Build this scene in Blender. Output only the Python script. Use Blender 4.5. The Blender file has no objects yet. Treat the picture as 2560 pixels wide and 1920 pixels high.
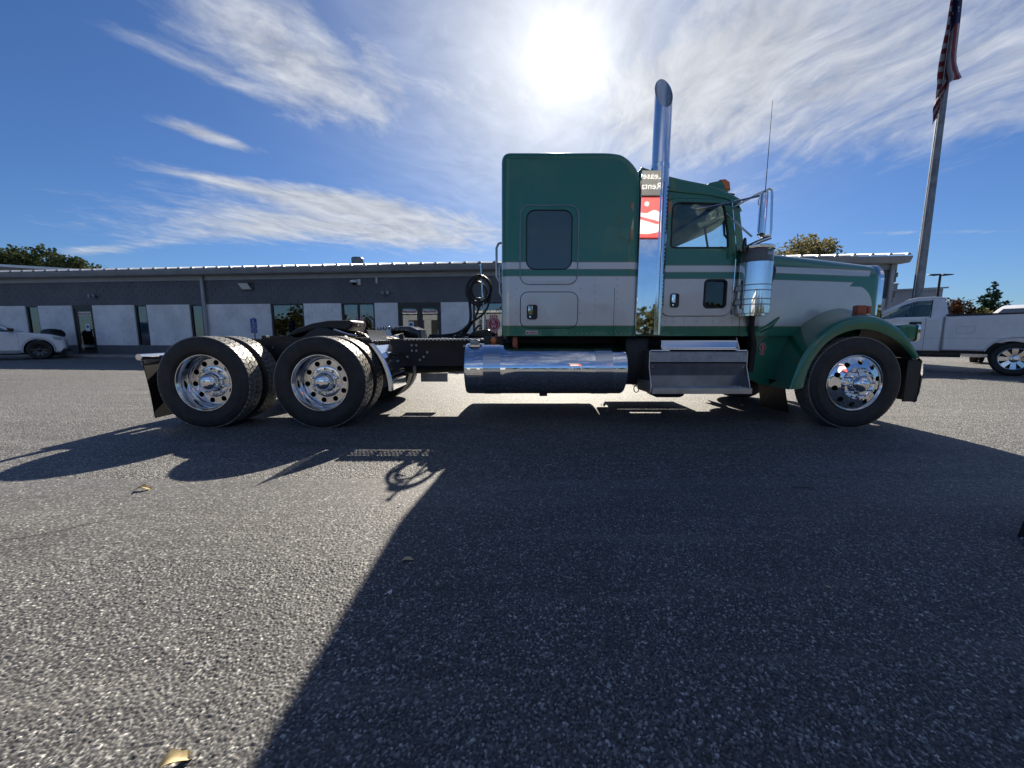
import bpy, bmesh, math, random
import numpy as np
from mathutils import Vector, Matrix, noise
random.seed(7)
R = math.radians
S = bpy.context.scene
COL = S.collection

# ------------------------------------------------------------------ camera, sky, sun, exposure
CAM_H = 1.057
cam = bpy.data.cameras.new("camera")
cam.sensor_width = 36.0
cam.lens = 36.0 * 962 / 2560
cam.clip_start = 0.05
cam.clip_end = 3000
cam_ob = bpy.data.objects.new("camera", cam)
COL.objects.link(cam_ob)
cam_ob.location = (0, 0, CAM_H)
cam_ob.rotation_euler = (R(90 - 7.2), 0, 0)
S.camera = cam_ob

SUN_EL, SUN_AZ = R(32.8), R(6.8)          # azimuth measured from +Y towards +X
sun_dir = Vector((math.sin(SUN_AZ) * math.cos(SUN_EL), math.cos(SUN_AZ) * math.cos(SUN_EL), math.sin(SUN_EL)))
sl = bpy.data.lights.new("sun", 'SUN')
sl.energy = 5.0
sl.angle = R(0.53)
sl.color = (1.0, 0.91, 0.77)
sun = bpy.data.objects.new("sun", sl)
COL.objects.link(sun)
sun.rotation_euler = sun_dir.to_track_quat('Z', 'Y').to_euler()
sun.location = sun_dir * 60

S.view_settings.view_transform = 'Standard'
S.view_settings.look = 'None'
S.view_settings.exposure = 0.88
S.view_settings.gamma = 1.0
S.view_settings.use_curve_mapping = False
S.cycles.max_bounces = 8
S.cycles.transparent_max_bounces = 16
S.cycles.caustics_reflective = False
S.cycles.caustics_refractive = False


class NT:
    """small helper around a node tree"""
    def __init__(self, tree):
        self.t = tree
        self.t.nodes.clear()
    def n(self, typ, ins=None, **props):
        nd = self.t.nodes.new(typ)
        for k, v in props.items():
            setattr(nd, k, v)
        for k, v in (ins or {}).items():
            sock = nd.inputs[k]
            if isinstance(v, bpy.types.NodeSocket):
                self.t.links.new(v, sock)
            else:
                sock.default_value = v
        return nd
    def m(self, op, a, b=0.0, c=None, clamp=False):
        ins = {0: a, 1: b}
        if c is not None:
            ins[2] = c
        return self.n('ShaderNodeMath', ins, operation=op, use_clamp=clamp).outputs[0]
    def mix(self, f, a, b, typ='RGBA', blend='MIX'):
        nd = self.n('ShaderNodeMix', data_type='RGBA', blend_type=blend)
        for i, v in ((0, f), (6, a), (7, b)):
            if isinstance(v, bpy.types.NodeSocket):
                self.t.links.new(v, nd.inputs[i])
            else:
                nd.inputs[i].default_value = v if i == 0 else (tuple(v) + (1,))[:4]
        return nd.outputs[2]
    def ramp(self, f, stops, interp='LINEAR'):
        nd = self.n('ShaderNodeValToRGB', {0: f})
        cr = nd.color_ramp
        cr.interpolation = interp
        while len(cr.elements) < len(stops):
            cr.elements.new(0.5)
        for e, (p, c) in zip(cr.elements, stops):
            e.position = p
            e.color = (c, c, c, 1) if isinstance(c, (int, float)) else (tuple(c) + (1,))[:4]
        return nd.outputs[0]
    def noise(self, vec, scale, detail=4, rough=0.55, dist=0.0):
        return self.n('ShaderNodeTexNoise', {'Vector': vec, 'Scale': scale, 'Detail': detail, 'Roughness': rough, 'Distortion': dist}).outputs[0]
    def sm(self, x, a, b):
        nd = self.n('ShaderNodeMapRange', {0: x, 1: a, 2: b, 3: 0.0, 4: 1.0}, interpolation_type='SMOOTHSTEP')
        return nd.outputs[0]


def build_world():
    w = bpy.data.worlds.new("World")
    S.world = w
    w.use_nodes = True
    N = NT(w.node_tree)
    sky = N.n('ShaderNodeTexSky', sky_type='NISHITA')
    sky.sun_disc = False
    sky.sun_elevation = SUN_EL
    sky.sun_rotation = SUN_AZ
    sky.altitude = 50
    sky.air_density = 1.0
    sky.dust_density = 0.35
    sky.ozone_density = 2.2
    d = N.n('ShaderNodeTexCoord').outputs['Generated']
    sp = N.n('ShaderNodeSeparateXYZ', {0: d})
    dx, dy, dz = sp.outputs
    zz = N.m('ADD', N.m('MAXIMUM', dz, 0.0), 0.09)
    px = N.m('DIVIDE', dx, zz)
    py = N.m('DIVIDE', dy, zz)
    P = N.n('ShaderNodeCombineXYZ', {0: px, 1: py, 2: 0.0}).outputs[0]

    def blob(cx, cy, rx, ry, ang, amp):
        c, s = math.cos(R(ang)), math.sin(R(ang))
        ux = N.m('SUBTRACT', px, cx)
        uy = N.m('SUBTRACT', py, cy)
        a = N.m('DIVIDE', N.m('ADD', N.m('MULTIPLY', ux, c), N.m('MULTIPLY', uy, s)), rx)
        b = N.m('DIVIDE', N.m('SUBTRACT', N.m('MULTIPLY', uy, c), N.m('MULTIPLY', ux, s)), ry)
        q = N.m('ADD', N.m('MULTIPLY', a, a), N.m('MULTIPLY', b, b))
        return N.m('MULTIPLY', N.m('POWER', 2.718, N.m('MULTIPLY', q, -1.0)), amp)
    tot = None
    for b in CLOUD_BLOBS:
        o = blob(*b)
        tot = o if tot is None else N.m('ADD', tot, o)
    # stretched, warped cirrus texture
    def streak(ang, sx, sy, seed, det, warp):
        mp = N.n('ShaderNodeMapping', {'Vector': P, 'Rotation': (0, 0, R(-ang)), 'Location': (seed, seed * 1.7, 0)})
        wv = N.n('ShaderNodeTexNoise', {'Vector': mp.outputs[0], 'Scale': 1.3, 'Detail': 3.0, 'Roughness': 0.5})
        off = N.n('ShaderNodeVectorMath', {0: wv.outputs['Color'], 1: (0.5, 0.5, 0.5)}, operation='SUBTRACT').outputs[0]
        off = N.n('ShaderNodeVectorMath', {0: off, 3: warp}, operation='SCALE').outputs[0]
        v = N.n('ShaderNodeVectorMath', {0: mp.outputs[0], 1: off}, operation='ADD').outputs[0]
        v = N.n('ShaderNodeVectorMath', {0: v, 1: (sx, sy, 1.0)}, operation='MULTIPLY').outputs[0]
        return N.noise(v, 1.0, det, 0.62)
    side = N.sm(px, -0.35, 0.35)
    def both(a, b):
        return N.m('ADD', N.m('MULTIPLY', a, N.m('SUBTRACT', 1.0, side)), N.m('MULTIPLY', b, side))
    n1 = both(streak(48, 1.9, 3.3, 3.1, 8.0, 1.1), streak(108, 1.5, 3.0, 5.3, 8.0, 1.1))
    n2 = both(streak(40, 5.0, 9.5, 8.7, 7.0, 0.6), streak(100, 4.2, 8.5, 2.7, 7.0, 0.7))
    n3 = streak(70, 12.0, 20.0, 1.9, 6.0, 0.5)
    tex = N.m('ADD', N.m('ADD', N.m('MULTIPLY', n1, 0.45), N.m('MULTIPLY', n2, 0.35)), N.m('MULTIPLY', n3, 0.20))
    # general thin cover plus the banks in view and those added behind the camera
    cov = N.m('ADD', N.m('MULTIPLY', tot, 0.60), N.m('SUBTRACT', N.m('MULTIPLY', tex, 1.75), 1.06))
    dens = N.sm(cov, -0.03, 0.82)
    dens = N.m('MULTIPLY', dens, N.sm(dz, -0.01, 0.06))
    # closeness to the sun
    dot = N.n('ShaderNodeVectorMath', {0: d, 1: tuple(sun_dir)}, operation='DOT_PRODUCT').outputs['Value']
    dot = N.m('MAXIMUM', dot, 0.0)
    near = N.m('POWER', dot, 14.0)
    dens = N.m('MULTIPLY', N.m('MAXIMUM', dens, N.m('MULTIPLY', N.m('POWER', dot, 17.0), 0.9)), 0.95)
    near2 = N.m('POWER', dot, 60.0)
    near3 = N.m('POWER', dot, 200.0)
    bl = N.mix(1.0, sky.outputs[0], (0.215, 0.325, 0.50), blend='MULTIPLY')
    cl = N.mix(near, (3.3, 3.5, 3.9), (3.9, 4.0, 4.2))
    # brighter where thicker, greyer in the folds
    shade = N.m('ADD', 0.42, N.m('MULTIPLY', n2, 1.0))
    cl = N.n('ShaderNodeVectorMath', {0: cl, 3: shade}, operation='SCALE').outputs[0]
    base = N.mix(dens, bl, cl)
    g = N.m('ADD', N.m('ADD', N.m('MULTIPLY', near, 0.25), N.m('MULTIPLY', near2, 0.9)), N.m('ADD', N.m('MULTIPLY', near3, 1.7), N.m('MULTIPLY', N.m('POWER', dot, 1600.0), 16.0)))
    gc = N.n('ShaderNodeVectorMath', {0: (1.0, 0.99, 0.97), 3: g}, operation='SCALE').outputs[0]
    tot_c = N.n('ShaderNodeVectorMath', {0: base, 1: gc}, operation='ADD').outputs[0]
    bg = N.n('ShaderNodeBackground', {0: tot_c, 1: 0.1})
    out = N.n('ShaderNodeOutputWorld', {0: bg.outputs[0]})


# cloud banks: centre x, y, radius along, radius across, angle, weight, on a plane overhead (direction / height)
CLOUD_BLOBS = [
    (-0.70, 1.30, 0.40, 0.23, 75, 1.3),
    (-0.99, 1.32, 0.24, 0.05, 52, 0.55),
    (-1.24, 1.66, 0.19, 0.065, 50, 1.4),
    (-1.50, 1.99, 0.25, 0.07, 40, 0.85),
    (-1.05, 2.28, 0.50, 0.17, 25, 1.0),
    (-1.50, 2.60, 1.05, 0.42, 3, 1.25),
    (-0.50, 2.95, 0.80, 0.50, 0, 1.1),
    (-3.00, 2.90, 0.90, 0.12, -8, 0.8),
    (-0.15, 1.50, 0.35, 0.40, 90, 0.75),
    (0.45, 1.40, 0.60, 0.50, 90, 1.05),
    (1.05, 1.42, 0.70, 0.62, 100, 1.05),
    (1.75, 1.15, 0.55, 0.40, 95, 0.8),
    (1.10, 2.25, 0.50, 0.22, 10, 0.55),
    (2.60, 2.60, 1.20, 0.05, -14, 0.5),
    (0.9, -0.7, 1.6, 0.9, 20, 1.0),  # from here on: unseen banks added behind the camera to brighten shaded sides
    (-1.4, -1.8, 1.6, 0.6, -10, 1.0),
    (1.8, -2.8, 1.8, 0.5, 10, 1.0),
]
build_world()

# ------------------------------------------------------------------ materials
MATS = {}


def new_mat(name):
    m = bpy.data.materials.new(name)
    m.use_nodes = True
    MATS[name] = m
    return m, NT(m.node_tree)


def pbr(name, col, rough=0.5, metal=0.0, coat=0.0, spec=0.5, var=0.0, vscale=6.0, bump=0.0, bscale=60.0, rvar=0.0, coat_r=0.03):
    m, N = new_mat(name)
    co = N.n('ShaderNodeTexCoord').outputs['Object']
    p = N.n('ShaderNodeBsdfPrincipled', {'Base Color': tuple(col) + (1,), 'Roughness': rough, 'Metallic': metal,
                                         'Coat Weight': coat, 'Coat Roughness': coat_r, 'Specular IOR Level': spec})
    if var or rvar:
        nz = N.noise(co, vscale, 6, 0.6)
        if var:
            a = tuple(max(0, c * (1 - var)) for c in col)
            b = tuple(min(1, c * (1 + var)) for c in col)
            N.t.links.new(N.mix(N.sm(nz, 0.3, 0.7), a, b), p.inputs['Base Color'])
        if rvar:
            N.t.links.new(N.m('ADD', rough - rvar / 2, N.m('MULTIPLY', nz, rvar)), p.inputs['Roughness'])
    if bump:
        nb = N.noise(co, bscale, 5, 0.6)
        b = N.n('ShaderNodeBump', {'Strength': bump, 'Distance': 0.01, 'Height': nb})
        N.t.links.new(b.outputs[0], p.inputs['Normal'])
    N.n('ShaderNodeOutputMaterial', {0: p.outputs[0]})
    return m


def glass(name, tint, refl=1.0, rough=0.01, op=0.0, dark=(0.01, 0.012, 0.012)):
    m, N = new_mat(name)
    tr = N.n('ShaderNodeBsdfTransparent', {0: tuple(tint) + (1,)})
    gl = N.n('ShaderNodeBsdfGlossy', {0: (1, 1, 1, 1), 1: rough})
    fc = N.n('ShaderNodeLayerWeight', {0: 0.5}).outputs['Facing']
    fr = N.m('ADD', 0.035 * refl, N.m('MULTIPLY', N.m('POWER', fc, 5.0), 0.9), clamp=True)
    body = tr.outputs[0]
    if op:
        df = N.n('ShaderNodeBsdfDiffuse', {0: tuple(dark) + (1,)})
        body = N.n('ShaderNodeMixShader', {0: op, 1: tr.outputs[0], 2: df.outputs[0]}).outputs[0]
    mx = N.n('ShaderNodeMixShader', {0: fr, 1: body, 2: gl.outputs[0]})
    N.n('ShaderNodeOutputMaterial', {0: mx.outputs[0]})
    return m


GREEN = (0.012, 0.165, 0.088)
SILVER = (0.60, 0.585, 0.55)


def paint_material():
    """two tone truck paint: green with silver bands and a swept silver panel on the bonnet"""
    m, N = new_mat('truck_paint')
    co = N.n('ShaderNodeTexCoord').outputs['Object']
    x, y, z = N.n('ShaderNodeSeparateXYZ', {0: co}).outputs
    def box(v, lo, hi, soft=0.002):
        return N.m('MULTIPLY', N.sm(v, lo - soft, lo + soft), N.m('SUBTRACT', 1.0, N.sm(v, hi - soft, hi + soft)))
    def zone(g):
        thin = N.m('MULTIPLY', box(z, 1.783 - g, 1.853 + g), N.m('SUBTRACT', 1.0, N.sm(N.m('ADD', x, N.m('MULTIPLY', z, -0.5)), 3.535 + g, 3.539 + g)))
        # big panel: rounded nose on the bonnet
        ex = N.m('SUBTRACT', x, 4.20)
        ez = N.m('SUBTRACT', z, 1.40)
        r = N.m('SQRT', N.m('ADD', N.m('MULTIPLY', ex, ex), N.m('MULTIPLY', N.m('MULTIPLY', ez, ez), 1.35)))
        inr = N.m('SUBTRACT', 1.0, N.sm(r, 0.318 + g, 0.322 + g))
        left = N.m('SUBTRACT', 1.0, N.sm(x, 4.198 + g, 4.202 + g))
        upper = N.m('SUBTRACT', 1.0, N.sm(N.m('ADD', x, N.m('MULTIPLY', z, -1.0)), 2.49 + g, 2.494 + g))
        lowz = N.m('SUBTRACT', 1.0, N.sm(z, 1.652, 1.655))
        left = N.m('MULTIPLY', left, N.m('MAXIMUM', upper, lowz))
        big = N.m('MULTIPLY', box(z, 1.167 - g, 1.703 + g), N.m('MAXIMUM', left, N.m('MULTIPLY', inr, lowz)))
        return N.m('MAXIMUM', thin, big)
    zin, zout = zone(0.0), zone(0.007)
    nz = N.noise(co, 420.0, 2, 0.5)
    fl = N.m('ADD', 0.85, N.m('MULTIPLY', nz, 0.3))
    silver = N.n('ShaderNodeVectorMath', {0: SILVER, 3: fl}, operation='SCALE').outputs[0]
    green = N.n('ShaderNodeVectorMath', {0: GREEN, 3: fl}, operation='SCALE').outputs[0]
    c = N.mix(zout, green, (0.24, 0.17, 0.07))
    c = N.mix(zin, c, silver)
    met = N.m('ADD', 0.15, N.m('MULTIPLY', zin, 0.35))
    dirt = N.sm(N.noise(co, 3.0, 6, 0.65), 0.45, 0.8)
    run = N.n('ShaderNodeMapping', {'Vector': co, 'Scale': (9.0, 9.0, 0.8)}).outputs[0]
    run = N.sm(N.noise(run, 1.0, 5, 0.6), 0.52, 0.8)
    film = N.m('MULTIPLY', N.m('ADD', N.m('MULTIPLY', dirt, 0.6), N.m('MULTIPLY', run, 0.6)), 0.16)
    c = N.mix(film, c, (0.26, 0.24, 0.20))
    rough = N.m('ADD', 0.36, N.m('MULTIPLY', dirt, 0.12))
    wob = N.noise(co, 2.2, 2, 0.4)
    bp = N.n('ShaderNodeBump', {'Strength': 0.14, 'Distance': 0.05, 'Height': wob}).outputs[0]
    p = N.n('ShaderNodeBsdfPrincipled', {'Base Color': c, 'Roughness': rough, 'Metallic': met, 'Coat Weight': 1.0, 'Coat Roughness': 0.035, 'Normal': bp, 'Coat Normal': bp})
    N.n('ShaderNodeOutputMaterial', {0: p.outputs[0]})


ASPHALT_STOPS = [(0.0, (0.052, 0.052, 0.053)), (0.45, (0.112, 0.110, 0.107)), (0.78, (0.225, 0.22, 0.21)), (0.95, (0.41, 0.40, 0.375)), (1.0, (0.65, 0.63, 0.58))]


def asphalt_material(name='asphalt', attr=False):
    m, N = new_mat(name)
    co = N.n('ShaderNodeTexCoord').outputs['Object']
    wp = N.noise(co, 40.0, 2, 0.5)
    cv = N.n('ShaderNodeVectorMath', {0: co, 1: (1, 1, 0.0)}, operation='MULTIPLY').outputs[0]
    v1 = N.n('ShaderNodeTexVoronoi', {'Vector': cv, 'Scale': 105.0, 'Randomness': 1.0})
    rnd = N.n('ShaderNodeSeparateXYZ', {0: v1.outputs['Color']}).outputs
    stone = N.ramp(rnd[0], ASPHALT_STOPS)
    gap = N.sm(v1.outputs['Distance'], 0.38, 0.72)
    if attr:
        at = N.n('ShaderNodeAttribute', attribute_name='stone').outputs['Fac']
        stone = N.ramp(at, ASPHALT_STOPS)
        gap = N.m('LESS_THAN', at, 0.0001)
    c = N.mix(N.m('MULTIPLY', gap, 0.8), stone, (0.018, 0.018, 0.019))
    big = N.noise(co, 0.30, 5, 0.6)
    mid = N.noise(co, 2.1, 6, 0.68)
    k = N.m('ADD', 0.45, N.m('ADD', N.m('MULTIPLY', big, 0.62), N.m('MULTIPLY', mid, 0.48)))
    c = N.n('ShaderNodeVectorMath', {0: c, 3: k}, operation='SCALE').outputs[0]
    # oil spots, tyre smears and worn pale streaks
    oil = N.sm(N.noise(co, 0.9, 4, 0.55), 0.62, 0.76)
    c = N.mix(N.m('MULTIPLY', oil, 0.65), c, (0.022, 0.022, 0.023))
    for rz, sx_, lo, col_, amt in ((8, 2.4, .52, (0.22, 0.21, 0.19), .45), (-32, 2.0, .54, (0.03, 0.03, 0.031), .6), (24, 3.2, .56, (0.19, 0.18, 0.165), .38)):
        mp = N.n('ShaderNodeMapping', {'Vector': co, 'Scale': (0.30, sx_, 1.0), 'Rotation': (0, 0, R(rz)), 'Location': (rz * .3, rz * .7, 0)}).outputs[0]
        st = N.sm(N.noise(mp, 1.1, 6, 0.62), lo, lo + .2)
        c = N.mix(N.m('MULTIPLY', st, amt), c, col_)
    # a few long hairline cracks
    wv = N.n('ShaderNodeTexNoise', {'Vector': co, 'Scale': 1.6, 'Detail': 4.0}).outputs['Color']
    wv = N.n('ShaderNodeVectorMath', {0: wv, 3: 0.35}, operation='SCALE').outputs[0]
    cvx = N.n('ShaderNodeVectorMath', {0: cv, 1: wv}, operation='ADD').outputs[0]
    ck = N.n('ShaderNodeTexVoronoi', {'Vector': cvx, 'Scale': 0.16}, feature='DISTANCE_TO_EDGE').outputs['Distance']
    ck = N.m('SUBTRACT', 1.0, N.sm(ck, 0.0006, 0.0018))
    ck = N.m('MULTIPLY', ck, N.sm(N.noise(co, 0.22, 2, 0.5), 0.50, 0.58))
    c = N.mix(N.m('MULTIPLY', ck, 0.8), c, (0.012, 0.012, 0.012))
    if attr:
        h = N.noise(co, 700.0, 2, 0.5)
        bp = N.n('ShaderNodeBump', {'Strength': 0.5, 'Distance': 0.0008, 'Height': h}).outputs[0]
    else:
        h = N.m('SUBTRACT', 1.0, N.m('MULTIPLY', v1.outputs['Distance'], 1.25))
        h = N.m('MULTIPLY', h, N.m('ADD', 0.4, rnd[1]))
        v3 = N.n('ShaderNodeTexVoronoi', {'Vector': cv, 'Scale': 42.0, 'Randomness': 1.0})
        h = N.m('ADD', h, N.m('MULTIPLY', N.m('SUBTRACT', 1.0, v3.outputs['Distance']), 1.3))
        bp = N.n('ShaderNodeBump', {'Strength': 1.0, 'Distance': 0.0068, 'Height': h}).outputs[0]
        g3 = N.n('ShaderNodeSeparateXYZ', {0: v3.outputs['Color']}).outputs
        c = N.n('ShaderNodeVectorMath', {0: c, 3: N.m('ADD', 0.62, N.m('MULTIPLY', g3[0], 0.76))}, operation='SCALE').outputs[0]
        gn = N.noise(co, 14.0, 4, 0.7)
        c = N.n('ShaderNodeVectorMath', {0: c, 3: N.m('ADD', 0.55, N.m('MULTIPLY', gn, 0.9))}, operation='SCALE').outputs[0]
    p = N.n('ShaderNodeBsdfPrincipled', {'Base Color': c, 'Roughness': 0.66 if attr else 0.6, 'Normal': bp, 'Specular IOR Level': 0.45 if attr else 0.5, 'Sheen Weight': 0.08, 'Sheen Roughness': 0.45, 'Sheen Tint': (1.0, 0.95, 0.86, 1.0)})
    N.n('ShaderNodeOutputMaterial', {0: p.outputs[0]})


def block_material(name, col, stain):
    m, N = new_mat(name)
    co = N.n('ShaderNodeTexCoord').outputs['Object']
    ge = N.n('ShaderNodeNewGeometry').outputs['Position']
    n1 = N.noise(ge, 1.1, 6, 0.65)
    n2 = N.noise(ge, 45.0, 4, 0.6)
    st = N.sm(N.noise(ge, 0.7, 6, 0.7), 0.56, 0.74)
    a = tuple(c * 0.86 for c in col)
    b = tuple(c * 1.1 for c in col)
    c = N.mix(N.sm(n1, 0.3, 0.7), a, b)
    c = N.mix(N.m('MULTIPLY', st, stain), c, tuple(v * 0.55 for v in col))
    oi = N.n('ShaderNodeObjectInfo').outputs['Random']
    bp = N.n('ShaderNodeBump', {'Strength': 0.6, 'Distance': 0.006, 'Height': n2}).outputs[0]
    p = N.n('ShaderNodeBsdfPrincipled', {'Base Color': c, 'Roughness': 0.75, 'Normal': bp})
    N.n('ShaderNodeOutputMaterial', {0: p.outputs[0]})


def leaf_material(name, c1, c2, trans=0.25):
    m, N = new_mat(name)
    ge = N.n('ShaderNodeNewGeometry').outputs['Position']
    nz = N.noise(ge, 1.3, 4, 0.6)
    n2 = N.noise(ge, 9.0, 2, 0.6)
    c = N.mix(N.sm(N.m('ADD', N.m('MULTIPLY', nz, 0.6), N.m('MULTIPLY', n2, 0.4)), 0.32, 0.68), c1, c2)
    d = N.n('ShaderNodeBsdfDiffuse', {0: c})
    t = N.n('ShaderNodeBsdfTranslucent', {0: c})
    mx = N.n('ShaderNodeMixShader', {0: trans, 1: d.outputs[0], 2: t.outputs[0]})
    N.n('ShaderNodeOutputMaterial', {0: mx.outputs[0]})


paint_material()
asphalt_material()
asphalt_material('asphalt_stone', True)
block_material('block_white', (0.80, 0.80, 0.80), 0.42)
block_material('mortar_dark', (0.24, 0.25, 0.265), 0.2)
block_material('block_dark', (0.125, 0.135, 0.15), 0.2)
leaf_material('leaf_dark', (0.035, 0.052, 0.022), (0.085, 0.105, 0.05), 0.3)
leaf_material('leaf_yellow', (0.12, 0.12, 0.05), (0.27, 0.23, 0.12), 0.45)
leaf_material('leaf_olive', (0.04, 0.05, 0.018), (0.11, 0.10, 0.045))
leaf_material('leaf_rust', (0.06, 0.035, 0.02), (0.14, 0.065, 0.035))
leaf_material('leaf_conifer', (0.02, 0.045, 0.03), (0.05, 0.085, 0.045))
pbr('fender_green', GREEN, 0.36, 0.15, coat=1.0, var=0.12, vscale=3)
pbr('chrome', (0.80, 0.81, 0.83), 0.02, 1.0, rvar=0.05, vscale=7, var=0.05)
pbr('chrome_soft', (0.72, 0.73, 0.75), 0.12, 1.0, rvar=0.1, vscale=8, bump=0.02, bscale=3)
pbr('alloy', (0.70, 0.70, 0.70), 0.13, 1.0, rvar=0.12, vscale=14, var=0.12)
pbr('brushed', (0.52, 0.52, 0.52), 0.32, 1.0, var=0.12, vscale=5, rvar=0.15)
pbr('steel_grey', (0.30, 0.31, 0.33), 0.36, 0.8, var=0.15, vscale=8)
pbr('black', (0.010, 0.010, 0.011), 0.45, var=0.3, vscale=6)
pbr('black_gloss', (0.008, 0.008, 0.009), 0.18, coat=0.4)
pbr('chassis', (0.014, 0.014, 0.016), 0.5, var=0.35, vscale=5, bump=0.05, bscale=25)
pbr('rubber', (0.020, 0.0195, 0.019), 0.62, var=0.45, vscale=7, bump=0.05, bscale=70)
pbr('tread_rubber', (0.22, 0.21, 0.19), 0.42, var=0.25, vscale=12, bump=0.05, bscale=80)
pbr('seat', (0.035, 0.035, 0.038), 0.7, var=0.2)
pbr('trim_grey', (0.10, 0.10, 0.105), 0.6, var=0.15)
pbr('headliner', (0.16, 0.16, 0.165), 0.8, var=0.1)
pbr('amber', (0.75, 0.16, 0.01), 0.18, coat=0.6)
pbr('amber_dark', (0.40, 0.075, 0.025), 0.2, coat=0.6)
pbr('red_lens', (0.5, 0.02, 0.02), 0.2, coat=0.6)
pbr('white_paint', (0.82, 0.83, 0.84), 0.35, coat=1.0, var=0.04)
pbr('white_flat', (0.75, 0.75, 0.73), 0.6)
pbr('cream', (0.62, 0.55, 0.42), 0.6, var=0.15)
pbr('red_flat', (0.42, 0.025, 0.04), 0.5)
pbr('blue_sign', (0.012, 0.05, 0.30), 0.45)
pbr('sign_red', (0.55, 0.03, 0.03), 0.4)
pbr('sign_dark', (0.025, 0.03, 0.03), 0.4)
pbr('window_frame', (0.02, 0.02, 0.022), 0.4, var=0.2)
pbr('trim_light', (0.34, 0.36, 0.38), 0.5, 0.0, var=0.08, vscale=2)
pbr('gutter_grey', (0.27, 0.29, 0.31), 0.45, 0.0, var=0.1, vscale=1.5)
pbr('roof_metal', (0.30, 0.31, 0.33), 0.42, 0.6, var=0.15, vscale=1.2)
pbr('roof_bright', (0.78, 0.79, 0.80), 0.4, 0.1, var=0.08)
pbr('concrete', (0.30, 0.29, 0.27), 0.85, var=0.2, vscale=2, bump=0.3, bscale=60)
pbr('wall_far', (0.33, 0.34, 0.36), 0.7, var=0.1, vscale=1)
pbr('galvanized', (0.20, 0.21, 0.225), 0.45, 0.6, var=0.25, vscale=5)
pbr('pole_dark', (0.02, 0.022, 0.026), 0.5)
pbr('bark', (0.05, 0.04, 0.03), 0.9, var=0.3)
pbr('dry_leaf', (0.62, 0.50, 0.26), 0.65, var=0.3, vscale=30)
pbr('paper', (0.75, 0.75, 0.74), 0.8)
pbr('bin_grey', (0.10, 0.105, 0.11), 0.55, var=0.15)
pbr('interior', (0.055, 0.06, 0.06), 0.8, var=0.3, vscale=0.8)
pbr('interior_green', (0.05, 0.14, 0.10), 0.8, var=0.4, vscale=1.0)
pbr('flag_red', (0.17, 0.018, 0.025), 0.8)
pbr('flag_white', (0.34, 0.34, 0.36), 0.8)
pbr('flag_blue', (0.012, 0.018, 0.07), 0.8)
pbr('white_vinyl', (0.75, 0.75, 0.75), 0.5)
glass('cab_glass', (0.86, 0.95, 0.94), 1.0)
glass('sleeper_glass', (0.3, 0.4, 0.37), 2.0, op=0.7, dark=(0.085, 0.13, 0.11))  # pane paled and greened in its own colour to imitate flare haze
glass('car_glass', (0.60, 0.70, 0.70), 1.2)
glass('shop_glass', (0.40, 0.50, 0.50), 4.2)
glass('clear_plastic', (0.75, 0.76, 0.76), 0.8, 0.2, op=0.5, dark=(0.25, 0.25, 0.24))
M = MATS


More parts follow.
